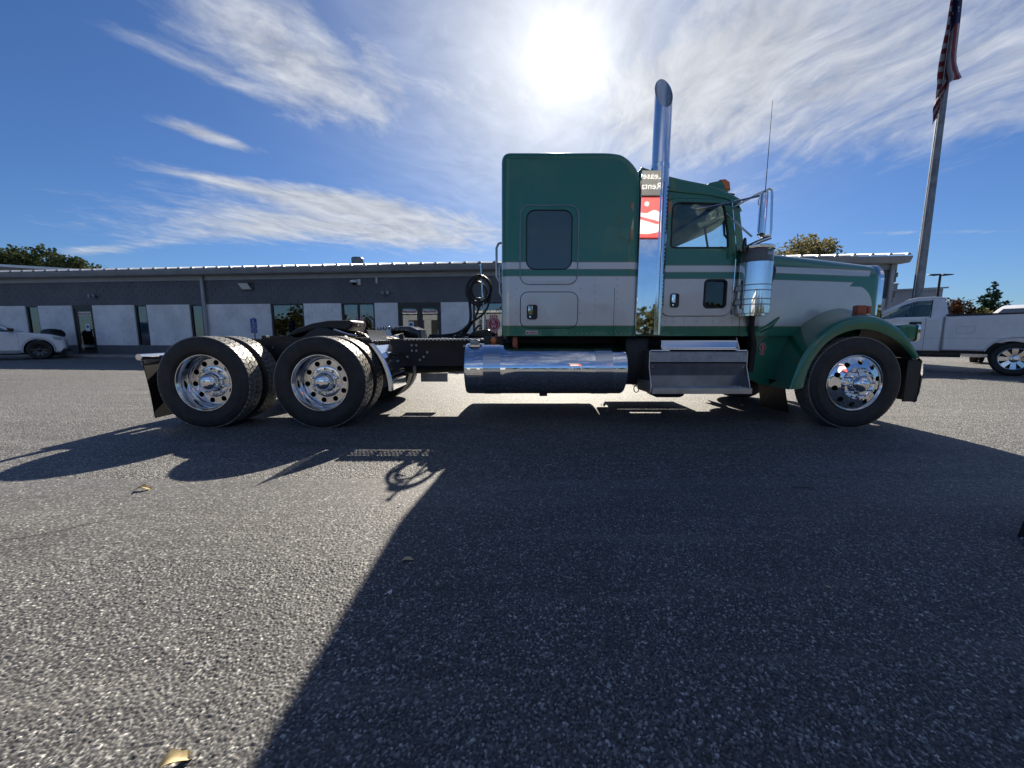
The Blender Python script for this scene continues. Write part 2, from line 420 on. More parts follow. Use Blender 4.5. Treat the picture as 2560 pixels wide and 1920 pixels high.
# ------------------------------------------------------------------ mesh helpers
class B:
    """collects shapes and links them as ONE mesh object"""
    def __init__(self):
        self.bm = bmesh.new()
    def quadgrid(self, rows, mat=0, closed_u=False, closed_v=False):
        vs = [[self.bm.verts.new(p) for p in r] for r in rows]
        nu, nv = len(vs), len(vs[0])
        for i in range(nu if closed_u else nu - 1):
            for j in range(nv if closed_v else nv - 1):
                q = [vs[i][j], vs[(i + 1) % nu][j], vs[(i + 1) % nu][(j + 1) % nv], vs[i][(j + 1) % nv]]
                try:
                    f = self.bm.faces.new(q)
                    f.material_index = mat
                except ValueError:
                    pass
        return vs
    def face(self, vs, mat=0):
        try:
            f = self.bm.faces.new(vs)
            f.material_index = mat
            return f
        except ValueError:
            return None
    def poly(self, pts, mat=0):
        return self.face([self.bm.verts.new(p) for p in pts], mat)
    def box(self, lo, hi, mat=0, bev=0.0, rot=None, piv=None, seg=2):
        b2 = bmesh.new()
        c = [(lo[i] + hi[i]) / 2 for i in range(3)]
        bmesh.ops.create_cube(b2, size=1.0)
        for v in b2.verts:
            v.co = Vector([v.co[i] * (hi[i] - lo[i]) + c[i] for i in range(3)])
        if bev:
            bmesh.ops.bevel(b2, geom=b2.edges[:], offset=bev, segments=seg, affect='EDGES', profile=0.5)
        if rot is not None:
            pv = Vector(piv if piv is not None else c)
            for v in b2.verts:
                v.co = rot @ (v.co - pv) + pv
        self.merge(b2, mat)
    def merge(self, b2, mat=0, keep=False):
        mp = {v: self.bm.verts.new(v.co) for v in b2.verts}
        for f in b2.faces:
            nf = self.face([mp[v] for v in f.verts], f.material_index if keep else mat)
        b2.free()
    def tube(self, path, r, n=8, mat=0, caps=True, closed=False):
        path = [Vector(p) for p in path]
        rs = r if isinstance(r, (list, tuple)) else [r] * len(path)
        L = len(path)
        rings = []
        up = None
        for i, p in enumerate(path):
            if closed:
                t = (path[(i + 1) % L] - path[i - 1]).normalized()
            else:
                t = (path[min(i + 1, L - 1)] - path[max(i - 1, 0)]).normalized()
            if up is None:
                up = t.orthogonal().normalized()
            else:
                up = (up - t * up.dot(t))
                up = up.normalized() if up.length > 1e-6 else t.orthogonal().normalized()
            sd = t.cross(up)
            rings.append([p + (up * math.cos(2 * math.pi * k / n) + sd * math.sin(2 * math.pi * k / n)) * rs[i] for k in range(n)])
        vs = self.quadgrid(rings, mat, closed_u=closed, closed_v=True)
        if caps and not closed:
            self.face(vs[0][::-1], mat)
            self.face(vs[-1], mat)
    def lathe(self, prof, c=(0, 0, 0), axis='Y', n=48, mat=0, mats=None, cap0=False, cap1=False, a0=0.0, a1=2 * math.pi):
        """prof: (radius, along)"""
        full = abs(a1 - a0 - 2 * math.pi) < 1e-6
        cnt = n if full else n + 1
        rows = []
        for (r, a) in prof:
            row = []
            for k in range(cnt):
                t = a0 + (a1 - a0) * k / n
                u, w = r * math.cos(t), r * math.sin(t)
                if axis == 'Y':
                    p = (c[0] + u, c[1] + a, c[2] + w)
                elif axis == 'Z':
                    p = (c[0] + u, c[1] + w, c[2] + a)
                else:
                    p = (c[0] + a, c[1] + u, c[2] + w)
                row.append(p)
            rows.append(row)
        vs = [[self.bm.verts.new(p) for p in r] for r in rows]
        for i in range(len(vs) - 1):
            mi = mats[i] if mats else mat
            for j in range(cnt if full else cnt - 1):
                self.face([vs[i][j], vs[i + 1][j], vs[i + 1][(j + 1) % cnt], vs[i][(j + 1) % cnt]], mi)
        if cap0:
            self.face(vs[0][::-1], mats[0] if mats else mat)
        if cap1:
            self.face(vs[-1], mats[-1] if mats else mat)
    def rounded(self, outline, y0, y1, r, mat=0, seg=4, r1=None, zflat=None):
        """XZ outline extruded from y0 to y1, both side faces rounded over with radius r"""
        pts = [Vector((p[0], p[1])) for p in outline]
        area = sum(pts[i - 1].x * pts[i].y - pts[i].x * pts[i - 1].y for i in range(len(pts)))
        if area < 0:
            pts.reverse()
        L = len(pts)
        nrm = []
        for i in range(L):
            a, b, c = pts[i - 1], pts[i], pts[(i + 1) % L]
            e1, e2 = (b - a), (c - b)
            n1 = Vector((e1.y, -e1.x)).normalized()
            n2 = Vector((e2.y, -e2.x)).normalized()
            nn = (n1 + n2)
            nn = nn.normalized() if nn.length > 1e-6 else n1
            nrm.append(nn / max(0.5, nn.dot(n1)))
            if zflat is not None and b.y < zflat:
                nrm[-1] = Vector((math.copysign(1.0, nrm[-1].x) if abs(nrm[-1].x) > .3 else 0.0, 0.0))
        rows = []
        rr0, rr1 = r, (r if r1 is None else r1)
        sg = 1 if y1 > y0 else -1
        for k in range(seg + 1):
            t = math.pi / 2 * k / seg
            ins, yy = rr0 * (1 - math.sin(t)), y0 + sg * rr0 * (1 - math.cos(t))
            rows.append([(p.x - n.x * ins, yy, p.y - n.y * ins) for p, n in zip(pts, nrm)])
        for k in range(seg, -1, -1):
            t = math.pi / 2 * k / seg
            ins, yy = rr1 * (1 - math.sin(t)), y1 - sg * rr1 * (1 - math.cos(t))
            rows.append([(p.x - n.x * ins, yy, p.y - n.y * ins) for p, n in zip(pts, nrm)])
        vs = self.quadgrid(rows, mat, closed_v=True)
        self.face(vs[0], mat)
        self.face(vs[-1][::-1], mat)
    def plate(self, outline, holes, y0, y1, mat=0, plane='XZ', edge_mat=None):
        """flat plate with holes, extruded from y0 to y1"""
        b2 = bmesh.new()
        es = []
        for loop in [outline] + list(holes):
            vs = [b2.verts.new((p[0], y0, p[1])) for p in loop]
            es += [b2.edges.new((vs[i - 1], vs[i])) for i in range(len(vs))]
        bmesh.ops.triangle_fill(b2, use_beauty=True, use_dissolve=False, edges=es, normal=(0, -1 if y1 > y0 else 1, 0))
        bmesh.ops.recalc_face_normals(b2, faces=b2.faces[:])
        if b2.faces and b2.faces[0].normal.y * (y1 - y0) > 0:
            bmesh.ops.reverse_faces(b2, faces=b2.faces[:])
        front = b2.faces[:]
        bound = [e for e in b2.edges if len(e.link_faces) == 1]
        mp = {}
        for v in b2.verts[:]:
            mp[v] = b2.verts.new((v.co.x, y1, v.co.z))
        for f in front:
            b2.faces.new([mp[v] for v in reversed(f.verts)])
        for e in bound:
            a, b = e.verts
            f = b2.faces.new([a, b, mp[b], mp[a]])
            if edge_mat is not None:
                f.material_index = 1
        bmesh.ops.recalc_face_normals(b2, faces=b2.faces[:])
        if plane == 'YZ':
            for v in b2.verts:
                v.co = Vector((v.co.y, v.co.x, v.co.z))
            bmesh.ops.reverse_faces(b2, faces=b2.faces[:])
        elif plane == 'XY':
            for v in b2.verts:
                v.co = Vector((v.co.x, v.co.z, v.co.y))
            bmesh.ops.reverse_faces(b2, faces=b2.faces[:])
        if edge_mat is not None:
            for f in b2.faces:
                f.material_index = edge_mat if f.material_index == 1 else mat
            self.merge(b2, keep=True)
        else:
            self.merge(b2, mat)
    def cut(self, zs=(), xs=()):
        for z in zs:
            bmesh.ops.bisect_plane(self.bm, geom=self.bm.verts[:] + self.bm.edges[:] + self.bm.faces[:], plane_co=(0, 0, z), plane_no=(0, 0, 1))
        for x in xs:
            bmesh.ops.bisect_plane(self.bm, geom=self.bm.verts[:] + self.bm.edges[:] + self.bm.faces[:], plane_co=(x, 0, 0), plane_no=(1, 0, 0))
    def xform(self, mtx):
        for v in self.bm.verts:
            v.co = mtx @ v.co
    def mesh(self, name, mats, smooth=35, org=(0, 0, 0), fix=True):
        me = bpy.data.meshes.new(name)
        if fix:
            bmesh.ops.recalc_face_normals(self.bm, faces=self.bm.faces[:])
        o = Vector(org)
        if o.length:
            for v in self.bm.verts:
                v.co -= o
        self.bm.to_mesh(me)
        self.bm.free()
        for m in (mats if isinstance(mats, (list, tuple)) else [mats]):
            me.materials.append(M[m])
        if smooth:
            me.shade_smooth()
            me.set_sharp_from_angle(angle=R(smooth))
            for p in me.polygons:
                if len(p.vertices) > 10:
                    p.use_smooth = False
                    for li in p.loop_indices:
                        me.edges[me.loops[li].edge_index].use_edge_sharp = True
        return me
    def obj(self, name, mats, parent=None, smooth=35, org=(0, 0, 0), fix=True, kind=None, loc=(0, 0, 0), rot=(0, 0, 0)):
        return link(name, self.mesh(name, mats, smooth, org, fix), parent, kind, loc, rot)


def link(name, data, parent=None, kind=None, loc=(0, 0, 0), rot=(0, 0, 0)):
    o = bpy.data.objects.new(name, data)
    COL.objects.link(o)
    o.location = loc
    o.rotation_euler = rot
    if parent is not None:
        o.parent = parent
    if kind:
        o['kind'] = kind
    return o


def tag(o, label, cat, group=None):
    o['label'] = label
    o['category'] = cat
    if group:
        o['group'] = group
    return o


def thing(name, label, cat, loc=(0, 0, 0), rz=0.0, group=None):
    return tag(link(name, None, None, None, loc, (0, 0, rz)), label, cat, group)


def copy_tree(o, parent=None, loc=None, rot=None):
    c = o.copy()
    COL.objects.link(c)
    c.parent = parent
    if loc is not None:
        c.location = loc
    if rot is not None:
        c.rotation_euler = rot
    for ch in list(o.children):
        copy_tree(ch, c)
    return c


def rrect(x0, z0, x1, z1, r, n=5):
    pts = []
    for cx, cz, a in ((x1 - r, z0 + r, -90), (x1 - r, z1 - r, 0), (x0 + r, z1 - r, 90), (x0 + r, z0 + r, 180)):
        for k in range(n + 1):
            t = R(a + 90 * k / n)
            pts.append((cx + r * math.cos(t), cz + r * math.sin(t)))
    return pts


def circle(cx, cz, r, n=20):
    return [(cx + r * math.cos(2 * math.pi * k / n), cz + r * math.sin(2 * math.pi * k / n)) for k in range(n)]


def roundpoly(pts, rs, n=4):
    """polygon with its corners rounded; rs: one radius or one per corner"""
    out = []
    L = len(pts)
    for i in range(L):
        r = rs if not isinstance(rs, (list, tuple)) else rs[i]
        p = Vector(pts[i])
        a, b = Vector(pts[i - 1]), Vector(pts[(i + 1) % L])
        if r <= 0:
            out.append(tuple(p))
            continue
        da, db = (a - p), (b - p)
        ra = min(r, da.length * 0.49)
        rb = min(r, db.length * 0.49)
        s, e = p + da.normalized() * ra, p + db.normalized() * rb
        for k in range(n + 1):
            t = k / n
            q = s * (1 - t) ** 2 + p * 2 * t * (1 - t) + e * t * t
            out.append(tuple(q))
    return out


def resample(pts, n):
    pts = [Vector(p) for p in pts]
    # smooth with catmull-rom, then even spacing
    fine = []
    L = len(pts)
    for i in range(L - 1):
        p0, p1, p2, p3 = pts[max(i - 1, 0)], pts[i], pts[i + 1], pts[min(i + 2, L - 1)]
        for k in range(12):
            t = k / 12
            fine.append(0.5 * ((2 * p1) + (p2 - p0) * t + (2 * p0 - 5 * p1 + 4 * p2 - p3) * t * t + (3 * p1 - p0 - 3 * p2 + p3) * t ** 3))
    fine.append(pts[-1])
    d = [0.0]
    for i in range(1, len(fine)):
        d.append(d[-1] + (fine[i] - fine[i - 1]).length)
    out = []
    j = 0
    for k in range(n):
        t = d[-1] * k / (n - 1)
        while j < len(d) - 2 and d[j + 1] < t:
            j += 1
        f = (t - d[j]) / max(1e-9, d[j + 1] - d[j])
        out.append(fine[j].lerp(fine[j + 1], min(1, max(0, f))))
    return out


def text_bm(body, size, depth=0.002, align='CENTER', shear=0.0, space=1.0):
    cu = bpy.data.curves.new("lettering", 'FONT')
    cu.body = body
    cu.size = size
    cu.align_x = align
    cu.align_y = 'CENTER'
    cu.extrude = depth / 2
    cu.shear = shear
    cu.space_character = space
    cu.resolution_u = 2
    o = bpy.data.objects.new("lettering", cu)
    COL.objects.link(o)
    dg = bpy.context.evaluated_depsgraph_get()
    me = bpy.data.meshes.new_from_object(o.evaluated_get(dg))
    b2 = bmesh.new()
    b2.from_mesh(me)
    bpy.data.meshes.remove(me)
    bpy.data.objects.remove(o)
    bpy.data.curves.remove(cu)
    return b2


FACE = Matrix.Rotation(R(90), 4, 'X')      # text lying in XY -> standing, facing -Y


def add_text(b, body, size, at, mat=0, depth=0.002, rotz=0.0, roll=0.0, align='CENTER', shear=0.0, space=1.0, sx=1.0):
    t = text_bm(body, size, depth, align, shear, space)
    mtx = Matrix.Translation(at) @ Matrix.Rotation(rotz, 4, 'Z') @ FACE @ Matrix.Rotation(roll, 4, 'Z') @ Matrix.Diagonal((sx, 1, 1, 1))
    for v in t.verts:
        v.co = mtx @ v.co
    b.merge(t, mat)


def emblem(name, parent, at, s, org=(0, 0, 0), loc=(0, 0, 0), depth=0.004):
    """round badge with the letters K W over a ribbon of stripes; s = radius; materials red, white"""
    x, y, z = at
    b = B()
    def disc(r, yy, mat, cx=x, cz=z):
        b.plate(circle(cx, cz, r, 28), [], yy, yy + depth * 0.9, mat)
    b.plate([(x - .62 * s, z - 2.3 * s), (x + .62 * s, z - 2.3 * s), (x + .62 * s, z + 1.42 * s), (x - .62 * s, z + 1.42 * s)], [], y, y + depth, 1)
    for k in range(4):
        xx = x - .62 * s + (k + 0.5) * 1.24 * s / 4
        b.plate([(xx - .09 * s, z - 2.26 * s), (xx + .09 * s, z - 2.26 * s), (xx + .09 * s, z + 1.38 * s), (xx - .09 * s, z + 1.38 * s)], [], y - depth * .5, y - depth * .05, 0)
    disc(1.08 * s, y - depth * 1.0, 1)
    disc(1.0 * s, y - depth * 1.5, 0)
    disc(0.84 * s, y - depth * 2.0, 1)
    disc(0.78 * s, y - depth * 2.5, 0)
    add_text(b, "K", 0.78 * s, (x, y - depth * 3.0, z + .33 * s), 1, depth * .8, sx=1.15)
    add_text(b, "W", 0.78 * s, (x, y - depth * 3.0, z - .33 * s), 1, depth * .8, sx=1.05)
    return b.obj(name, ['red_flat', 'white_flat'], parent, smooth=0, org=org, loc=loc)


# ------------------------------------------------------------------ the ground
def ground():
    b = B()
    b.poly([(-700, -400, 0), (700, -400, 0), (700, 900, 0), (-700, 900, 0)])
    o = b.obj('asphalt_lot', 'asphalt', smooth=0, kind='structure')


ground()


def aggregate(x0, x1, y0, y1, step, fades, name):
    """real relief of the coarse surface near the viewer: crushed stones standing proud of the binder"""
    nx, ny = int((x1 - x0) / step) + 1, int((y1 - y0) / step) + 1
    xs = np.linspace(x0, x1, nx, dtype=np.float64)
    ys = np.linspace(y0, y1, ny, dtype=np.float64)
    X, Y = np.meshgrid(xs, ys)
    jit = np.random.RandomState(4)
    X = X + (jit.rand(*X.shape) - .5) * step * .5
    Y = Y + (jit.rand(*Y.shape) - .5) * step * .5
    cell = 0.0080
    def hsh(i, j, k):
        v = np.sin(i * 127.1 + j * 311.7 + k * 74.7) * 43758.5453
        return v - np.floor(v)
    I, J = np.floor(X / cell), np.floor(Y / cell)
    best = np.full(X.shape, -0.0026)
    col = np.zeros(X.shape)
    for di in (-1, 0, 1):
        for dj in (-1, 0, 1):
            i, j = I + di, J + dj
            cx, cy = (i + hsh(i, j, 1)) * cell, (j + hsh(i, j, 2)) * cell
            rr = .0032 + .0037 * hsh(i, j, 3) ** 1.5
            an = hsh(i, j, 6) * 6.283
            ca, sa = np.cos(an), np.sin(an)
            ux, uy = (X - cx) * ca + (Y - cy) * sa, (Y - cy) * ca - (X - cx) * sa
            d2 = (ux / rr) ** 2 + (uy / (rr * .72)) ** 2
            tilt = (hsh(i, j, 7) - .5) * .55 * ux + (hsh(i, j, 8) - .5) * .55 * uy
            hh = -.0014 + .0036 * hsh(i, j, 4) + tilt - .0032 * d2 ** 1.3
            m = hh > best
            best = np.where(m, hh, best)
            col = np.where(m, .001 + .999 * hsh(i, j, 5), col)
    F = np.ones(X.shape)
    fx0, fx1, fy0, fy1 = fades
    for A, e, w, sg in ((X, x0, fx0, 1), (X, x1, fx1, -1), (Y, y0, fy0, 1), (Y, y1, fy1, -1)):
        if w:
            F = np.minimum(F, np.clip((A - e) * sg / w, 0, 1))
    Z = .0040 + best * F - .0034 * (1 - F)
    co = np.stack([X, Y, Z], axis=-1).reshape(-1, 3).astype(np.float32)
    idx = np.arange(nx * ny).reshape(ny, nx)
    q = np.stack([idx[:-1, :-1], idx[:-1, 1:], idx[1:, 1:], idx[1:, :-1]], axis=-1).reshape(-1, 4)
    me = bpy.data.meshes.new(name)
    me.vertices.add(len(co))
    me.vertices.foreach_set('co', co.ravel())
    me.loops.add(q.size)
    me.loops.foreach_set('vertex_index', q.ravel().astype(np.int32))
    me.polygons.add(len(q))
    me.polygons.foreach_set('loop_start', (np.arange(len(q)) * 4).astype(np.int32))
    me.update(calc_edges=True)
    at = me.attributes.new('stone', 'FLOAT', 'POINT')
    at.data.foreach_set('value', col.ravel().astype(np.float32))
    me.materials.append(M['asphalt_stone'])
    o = link(name, me, None, 'stuff')
    return o


aggregate(-2.6, 2.6, 0.72, 1.70, 0.0030, (.1, .1, 0, 0), 'asphalt_aggregate')
aggregate(-3.8, 3.8, 1.70, 2.75, 0.0041, (.3, .3, 0, .7), 'asphalt_aggregate')
WROT = math.atan(-0.101)                   # the dealership's front runs slightly across the view
W0 = Vector((0, 17.6, 0))


def wall_pt(s, d, z):
    """point in front of (d<0) or behind the dealership's front wall"""
    c, sn = math.cos(WROT), math.sin(WROT)
    return Vector((W0.x + s * c - d * sn, W0.y + s * sn + d * c, z))


def sidewalk():
    b = B()
    b.box((-40, -1.1, 0), (16.0, -0.02, 0.10), 0, bev=0.015)
    o = b.obj('sidewalk', 'concrete', smooth=30, kind='structure', loc=W0, rot=(0, 0, WROT))


sidewalk()


# ------------------------------------------------------------------ the dealership
def dealership():
    T = thing('dealership_building', 'long low truck dealership of white and dark blocks under a ribbed metal roof', 'building', W0, WROT)
    X0, X1 = -40.0, 15.6
    ZB, ZW, ZT = 0.56, 2.56, 3.76
    # openings: s0, s1, z0, z1
    wins = [(-30.6, -29.8, ZB, ZW), (-25.2, -24.44, ZB, ZW), (-18.95, -18.25, ZB, ZW), (-15.92, -15.22, ZB, ZW),
            (-11.66, -9.97, 0.62, ZW), (-8.09, -6.45, 0.62, ZW), (-1.80, 0.10, 0.62, ZW), (4.0, 6.0, 0.62, ZW), (9.0, 11.0, 0.62, ZW)]
    doors = [(-22.48, -21.30, 0.10, ZW), (-5.33, -3.28, 0.10, ZW)]
    ops = wins + doors
    b = B()
    holes = [[(a, z0), (c, z0), (c, z1), (a, z1)] for a, c, z0, z1 in ops]
    holes = [[(p[0], p[1] if p[1] != ZW else ZW - 0.001) for p in h] for h in holes]
    b.plate([(X0, 0), (X1, 0), (X1, ZT + 0.3), (X0, ZT + 0.3)], holes, 0.014, 0.26, 0)
    b.cut(zs=(ZB, ZW))
    for f in b.bm.faces:
        z = f.calc_center_median().z
        f.material_index = 0 if ZB < z < ZW else 1
    b.obj('wall', ['block_white', 'mortar_dark'], T, smooth=0)
    # side walls, back, floor and dim rooms behind the panes
    b = B()
    b.box((X0, 0.26, 0), (X0 + 0.25, 18, ZT + 0.2), 0)
    b.box((X1 - 0.25, 0.26, 0), (X1, 18, ZT + 0.2), 0)
    b.box((X0 + .25, 17.75, 0), (X1 - .25, 18, ZT + 0.2), 0)
    b.obj('side_wall', 'block_dark', T, smooth=0, kind='stuff')
    b = B()
    b.box((X0 + .3, 5.4, 0.05), (X1 - .3, 5.6, ZT - 0.1))
    b.obj('room_wall', 'interior', T, smooth=0)
    b = B()
    b.box((X0 + .3, 0.3, 0.02), (X1 - .3, 5.4, 0.08))
    b.obj('room_floor', 'interior', T, smooth=0)
    b = B()
    b.box((-5.6, 3.0, 0.09), (-2.7, 3.5, 1.25), bev=0.02)
    b.obj('counter', 'cream', T)
    b = B()
    b.box((-4.2, 5.2, 0.09), (-2.6, 5.39, 2.7))
    b.obj('display_panel', 'interior_green', T, smooth=0)
    # jagged split face at the right hand corner
    b = B()
    for i in range(19):
        z0 = i * 0.2
        off = random.uniform(-0.05, 0.11)
        b.box((X1 - 0.02, 0.02, z0 + 0.003), (X1 + 0.05 + off, 0.45 + off, z0 + 0.197), bev=0.02, seg=1)
    b.obj('rock_face_corner', 'block_dark', T, smooth=0, kind='stuff')
    # courses of blocks
    bl = 0.406
    def block_mesh(name, w, h, m):
        bb = B()
        bev = 0.006
        fr = [(-w / 2, -h / 2), (w / 2, -h / 2), (w / 2, h / 2), (-w / 2, h / 2)]
        inn = [(x - math.copysign(bev, x), z - math.copysign(bev, z)) for x, z in fr]
        bb.quadgrid([[(x, 0.036, z) for x, z in fr], [(x, bev, z) for x, z in fr], [(x, 0.0, z) for x, z in inn]], closed_v=True)
        bb.poly([(x, 0.0, z) for x, z in inn])
        return bb.mesh(name, m, smooth=0)
    cache = {}
    cells = []
    for i in range(19):
        z0 = -0.04 + 0.2 * i
        zc = z0 + 0.1
        blocked = sorted([(a, c) for a, c, u, v in ops if u - 0.03 < zc < v + 0.01])
        s = X0 - (bl / 2 if i % 2 else 0)
        while s < X1 - 0.02:
            lo, hi = max(s, X0), min(s + bl, X1)
            segs = [(lo, hi)]
            for a, c in blocked:
                ns = []
                for u, v in segs:
                    if c <= u or a >= v:
                        ns.append((u, v))
                    else:
                        if a > u:
                            ns.append((u, a))
                        if c < v:
                            ns.append((c, v))
                segs = ns
            for u, v in segs:
                if v - u > 0.05:
                    cells.append((u, v, z0, zc))
            s += bl
    def rank(c):
        sx, zc = (c[0] + c[1]) / 2, c[3]
        ok = (-15.0 < sx < -1.3 and zc > 0.95)
        return (0 if ok else 1, abs(sx + 1.0))
    cells.sort(key=rank)
    rest = B()
    for n, (u, v, z0, zc) in enumerate(cells):
        w, h = round(v - u - 0.010, 3), 0.190
        m = 'block_white' if ZB < zc < ZW else 'block_dark'
        if n < 290:
            key = (w, m)
            if key not in cache:
                cache[key] = block_mesh('concrete_block', w, h, m)
            link('concrete_block', cache[key], T, None, ((u + v) / 2, random.uniform(-0.002, 0.002), zc))
        else:
            mi = 0 if m == 'block_white' else 1
            bev = 0.006
            cx = (u + v) / 2
            fr = [(cx - w / 2, zc - h / 2), (cx + w / 2, zc - h / 2), (cx + w / 2, zc + h / 2), (cx - w / 2, zc + h / 2)]
            inn = [(x - math.copysign(bev, x - cx), z - math.copysign(bev, z - zc)) for x, z in fr]
            rest.quadgrid([[(x, 0.036, z) for x, z in fr], [(x, bev, z) for x, z in fr], [(x, 0.0, z) for x, z in inn]], mi, closed_v=True)
            rest.poly([(x, 0.0, z) for x, z in inn], mi)
    rest.obj('block_courses', ['block_white', 'block_dark'], T, smooth=0, kind='stuff')

    # windows
    def window(a, c, z0, z1, mull=(), fw=0.085):
        f = B()
        cols = [a] + list(mull) + [c]
        hs = []
        for k in range(len(cols) - 1):
            l = cols[k] + (fw if k == 0 else fw * 0.5)
            r = cols[k + 1] - (fw if k == len(cols) - 2 else fw * 0.5)
            hs.append([(l, z0 + fw * .8), (r, z0 + fw * .8), (r, z1 - fw * .8), (l, z1 - fw * .8)])
        f.plate([(a, z0), (c, z0), (c, z1), (a, z1)], hs, 0.05, 0.15)
        fo = f.obj('window', 'window_frame', T, smooth=0)
        for h in hs:
            g = B()
            g.box((h[0][0] - .01, 0.095, h[0][1] - .01), (h[1][0] + .01, 0.105, h[2][1] + .01))
            g.obj('pane', 'shop_glass', fo, smooth=0)
        return fo
    wobs = []
    for (a, c, z0, z1) in wins:
        wobs.append(window(a, c, z0, z1, mull=([(a + c) / 2] if (a, c) == (-8.09, -6.45) else ())))
    # sills
    # lettering round the badge on two of the panes
    for wi, cx in ((5, -7.27), (6, -0.85)):
        lt = B()
        msg = "KENWORTH OF PENNSYLVANIA"
        for k, ch in enumerate(msg):
            if ch == ' ':
                continue
            ang = R(186 - 192 * k / (len(msg) - 1))
            px, pz = cx + 0.66 * math.cos(ang), 1.52 + 0.66 * math.sin(ang)
            add_text(lt, ch, 0.165, (px, 0.088, pz), 0, 0.004, roll=ang - R(90))
        lt.obj('lettering', 'white_vinyl', wobs[wi], smooth=0)
        emblem('badge', wobs[wi], (cx, 0.086, 1.56), 0.30)
    # doors
    def door(a, c, z0, z1, name='door'):
        d = B()
        st, top, bot = 0.11, 0.13, 0.25
        hole = [(a + st, z0 + bot), (c - st, z0 + bot), (c - st, z1 - top), (a + st, z1 - top)]
        d.plate([(a, z0), (c, z0), (c, z1), (a, z1)], [hole], 0.07, 0.12)
        do = d.obj(name, 'window_frame', T, smooth=0)
        g = B()
        g.box((hole[0][0] - .01, 0.09, hole[0][1] - .01), (hole[1][0] + .01, 0.10, hole[2][1] + .01))
        g.obj('pane', 'shop_glass', do, smooth=0)
        h = B()
        h.tube([(c - 0.07, 0.06, 1.0), (c - 0.07, 0.02, 1.02), (c - 0.07, 0.02, 1.3), (c - 0.07, 0.06, 1.32)], 0.012, 6)
        h.obj('handle', 'brushed', do)
        return do, hole
    def door_frame(a, c, z0, z1, inner, mull=()):
        f = B()
        hs = [[(u, z0 + 0.001), (v, z0 + 0.001), (v, inner), (u, inner)] for u, v in mull]
        f.plate([(a, z0), (c, z0), (c, z1), (a, z1)], hs, 0.05, 0.15)
        return f.obj('door_frame', 'window_frame', T, smooth=0)
    door_frame(-22.48, -21.30, 0.10, ZW, 2.40, [(-22.40, -21.38)])
    dl, hl = door(-22.395, -21.385, 0.11, 2.395)
    door_frame(-5.33, -3.28, 0.10, ZW, 2.42, [(-5.25, -4.32), (-4.29, -3.36)])
    d1, h1 = door(-5.245, -4.325, 0.11, 2.415)
    d2, h2 = door(-4.285, -3.365, 0.11, 2.415)
    for do, h in ((dl, hl), (d1, h1), (d2, h2)):
        cx = (h[0][0] + h[1][0]) / 2
        s = B()
        w = (h[1][0] - h[0][0]) * 0.46
        s.box((cx - w, 0.080, 2.08), (cx + w, 0.086, 2.22), 0)
        s.box((cx - w * .66, 0.077, 2.11), (cx + w * .96, 0.0805, 2.19), 1)
        add_text(s, "KENWORTH", 0.088, (cx + w * .15, 0.0755, 2.15), 0, 0.002, space=1.05, sx=0.92)
        s.plate(circle(cx - w * .82, 2.15, 0.045, 16), [], 0.0765, 0.0795, 1)
        s.obj('brand_sticker', ['white_vinyl', 'red_flat'], do, smooth=0)
    for do, cx, cz in ((dl, -21.80, 1.46), (d1, -4.74, 1.52)):
        s = B()
        s.box((cx - .13, 0.082, cz - .18), (cx + .13, 0.086, cz + .18), 0)
        s.box((cx - .07, 0.0795, cz - .02), (cx + .07, 0.0825, cz + .10), 1)
        s.obj('notice', ['paper', 'blue_sign'], do, smooth=0)
    k = B()
    k.box((-22.27, 0.062, 0.44), (-21.51, 0.070, 0.58))
    k.obj('kick_plate', 'brushed', dl, smooth=0)

    # frieze, gutter, roof
    f = B()
    f.box((X0, -0.05, ZT - 0.06), (X1 + 0.02, 0.03, ZT + 0.24))
    f.obj('frieze', 'trim_light', T, smooth=0)
    xx = X0
    segw = 6.1
    while xx < X1:
        g = B()
        e = min(xx + segw - 0.006, X1 + 0.10)
        prof = [(-0.05, ZT + 0.14), (-0.46, ZT + 0.13), (-0.52, ZT + 0.17), (-0.60, ZT + 0.33), (-0.60, ZT + 0.37), (-0.05, ZT + 0.37)]
        rows = [[(xq, p[0], p[1]) for p in prof] for xq in (xx, e)]
        vs = g.quadgrid(rows, closed_v=True)
        g.face(vs[0]); g.face(vs[1][::-1])
        g.obj('gutter', 'gutter_grey', T, smooth=0)
        xx += segw
    ze, zr, ye, yr = ZT + 0.40, 6.02, -0.60, 9.9
    r = B()
    rows = [[(X0, ye, ze), (X1 + .14, ye, ze)], [(X0, yr, zr), (X1 + .14, yr, zr)], [(X0, 18.6, ze), (X1 + .14, 18.6, ze)]]
    r.quadgrid(rows)
    rows = [[(p[0], p[1], p[2] - 0.05) for p in q] for q in rows]
    r.quadgrid(rows)
    roof = r.obj('roof', 'roof_metal', T, smooth=0)
    sl = (zr - ze) / (yr - ye)
    prof = [(-0.085, 0.002), (-0.04, 0.075), (0.04, 0.075), (0.085, 0.002)]
    rb = B()
    rows = [[(p[0], yy, ze + (yy - ye) * sl + p[1]) for p in prof] for yy in (ye - 0.01, yr)]
    vs = rb.quadgrid(rows)
    rb.face(vs[0][::-1])
    rmesh = rb.mesh('roof_rib', 'roof_metal', smooth=0)
    cl = B()      # bright folded end of one roof pan at the eave
    cl.quadgrid([[(-0.225, ye - 0.03, ze - 0.01), (0.225, ye - 0.03, ze - 0.01)], [(-0.225, ye + 0.10, ze + 0.062), (0.225, ye + 0.10, ze + 0.062)], [(-0.225, ye + 0.16, ze + 0.03), (0.225, ye + 0.16, ze + 0.03)]])
    cmesh = cl.mesh('pan_closure', 'roof_bright', smooth=0)
    rc = B()
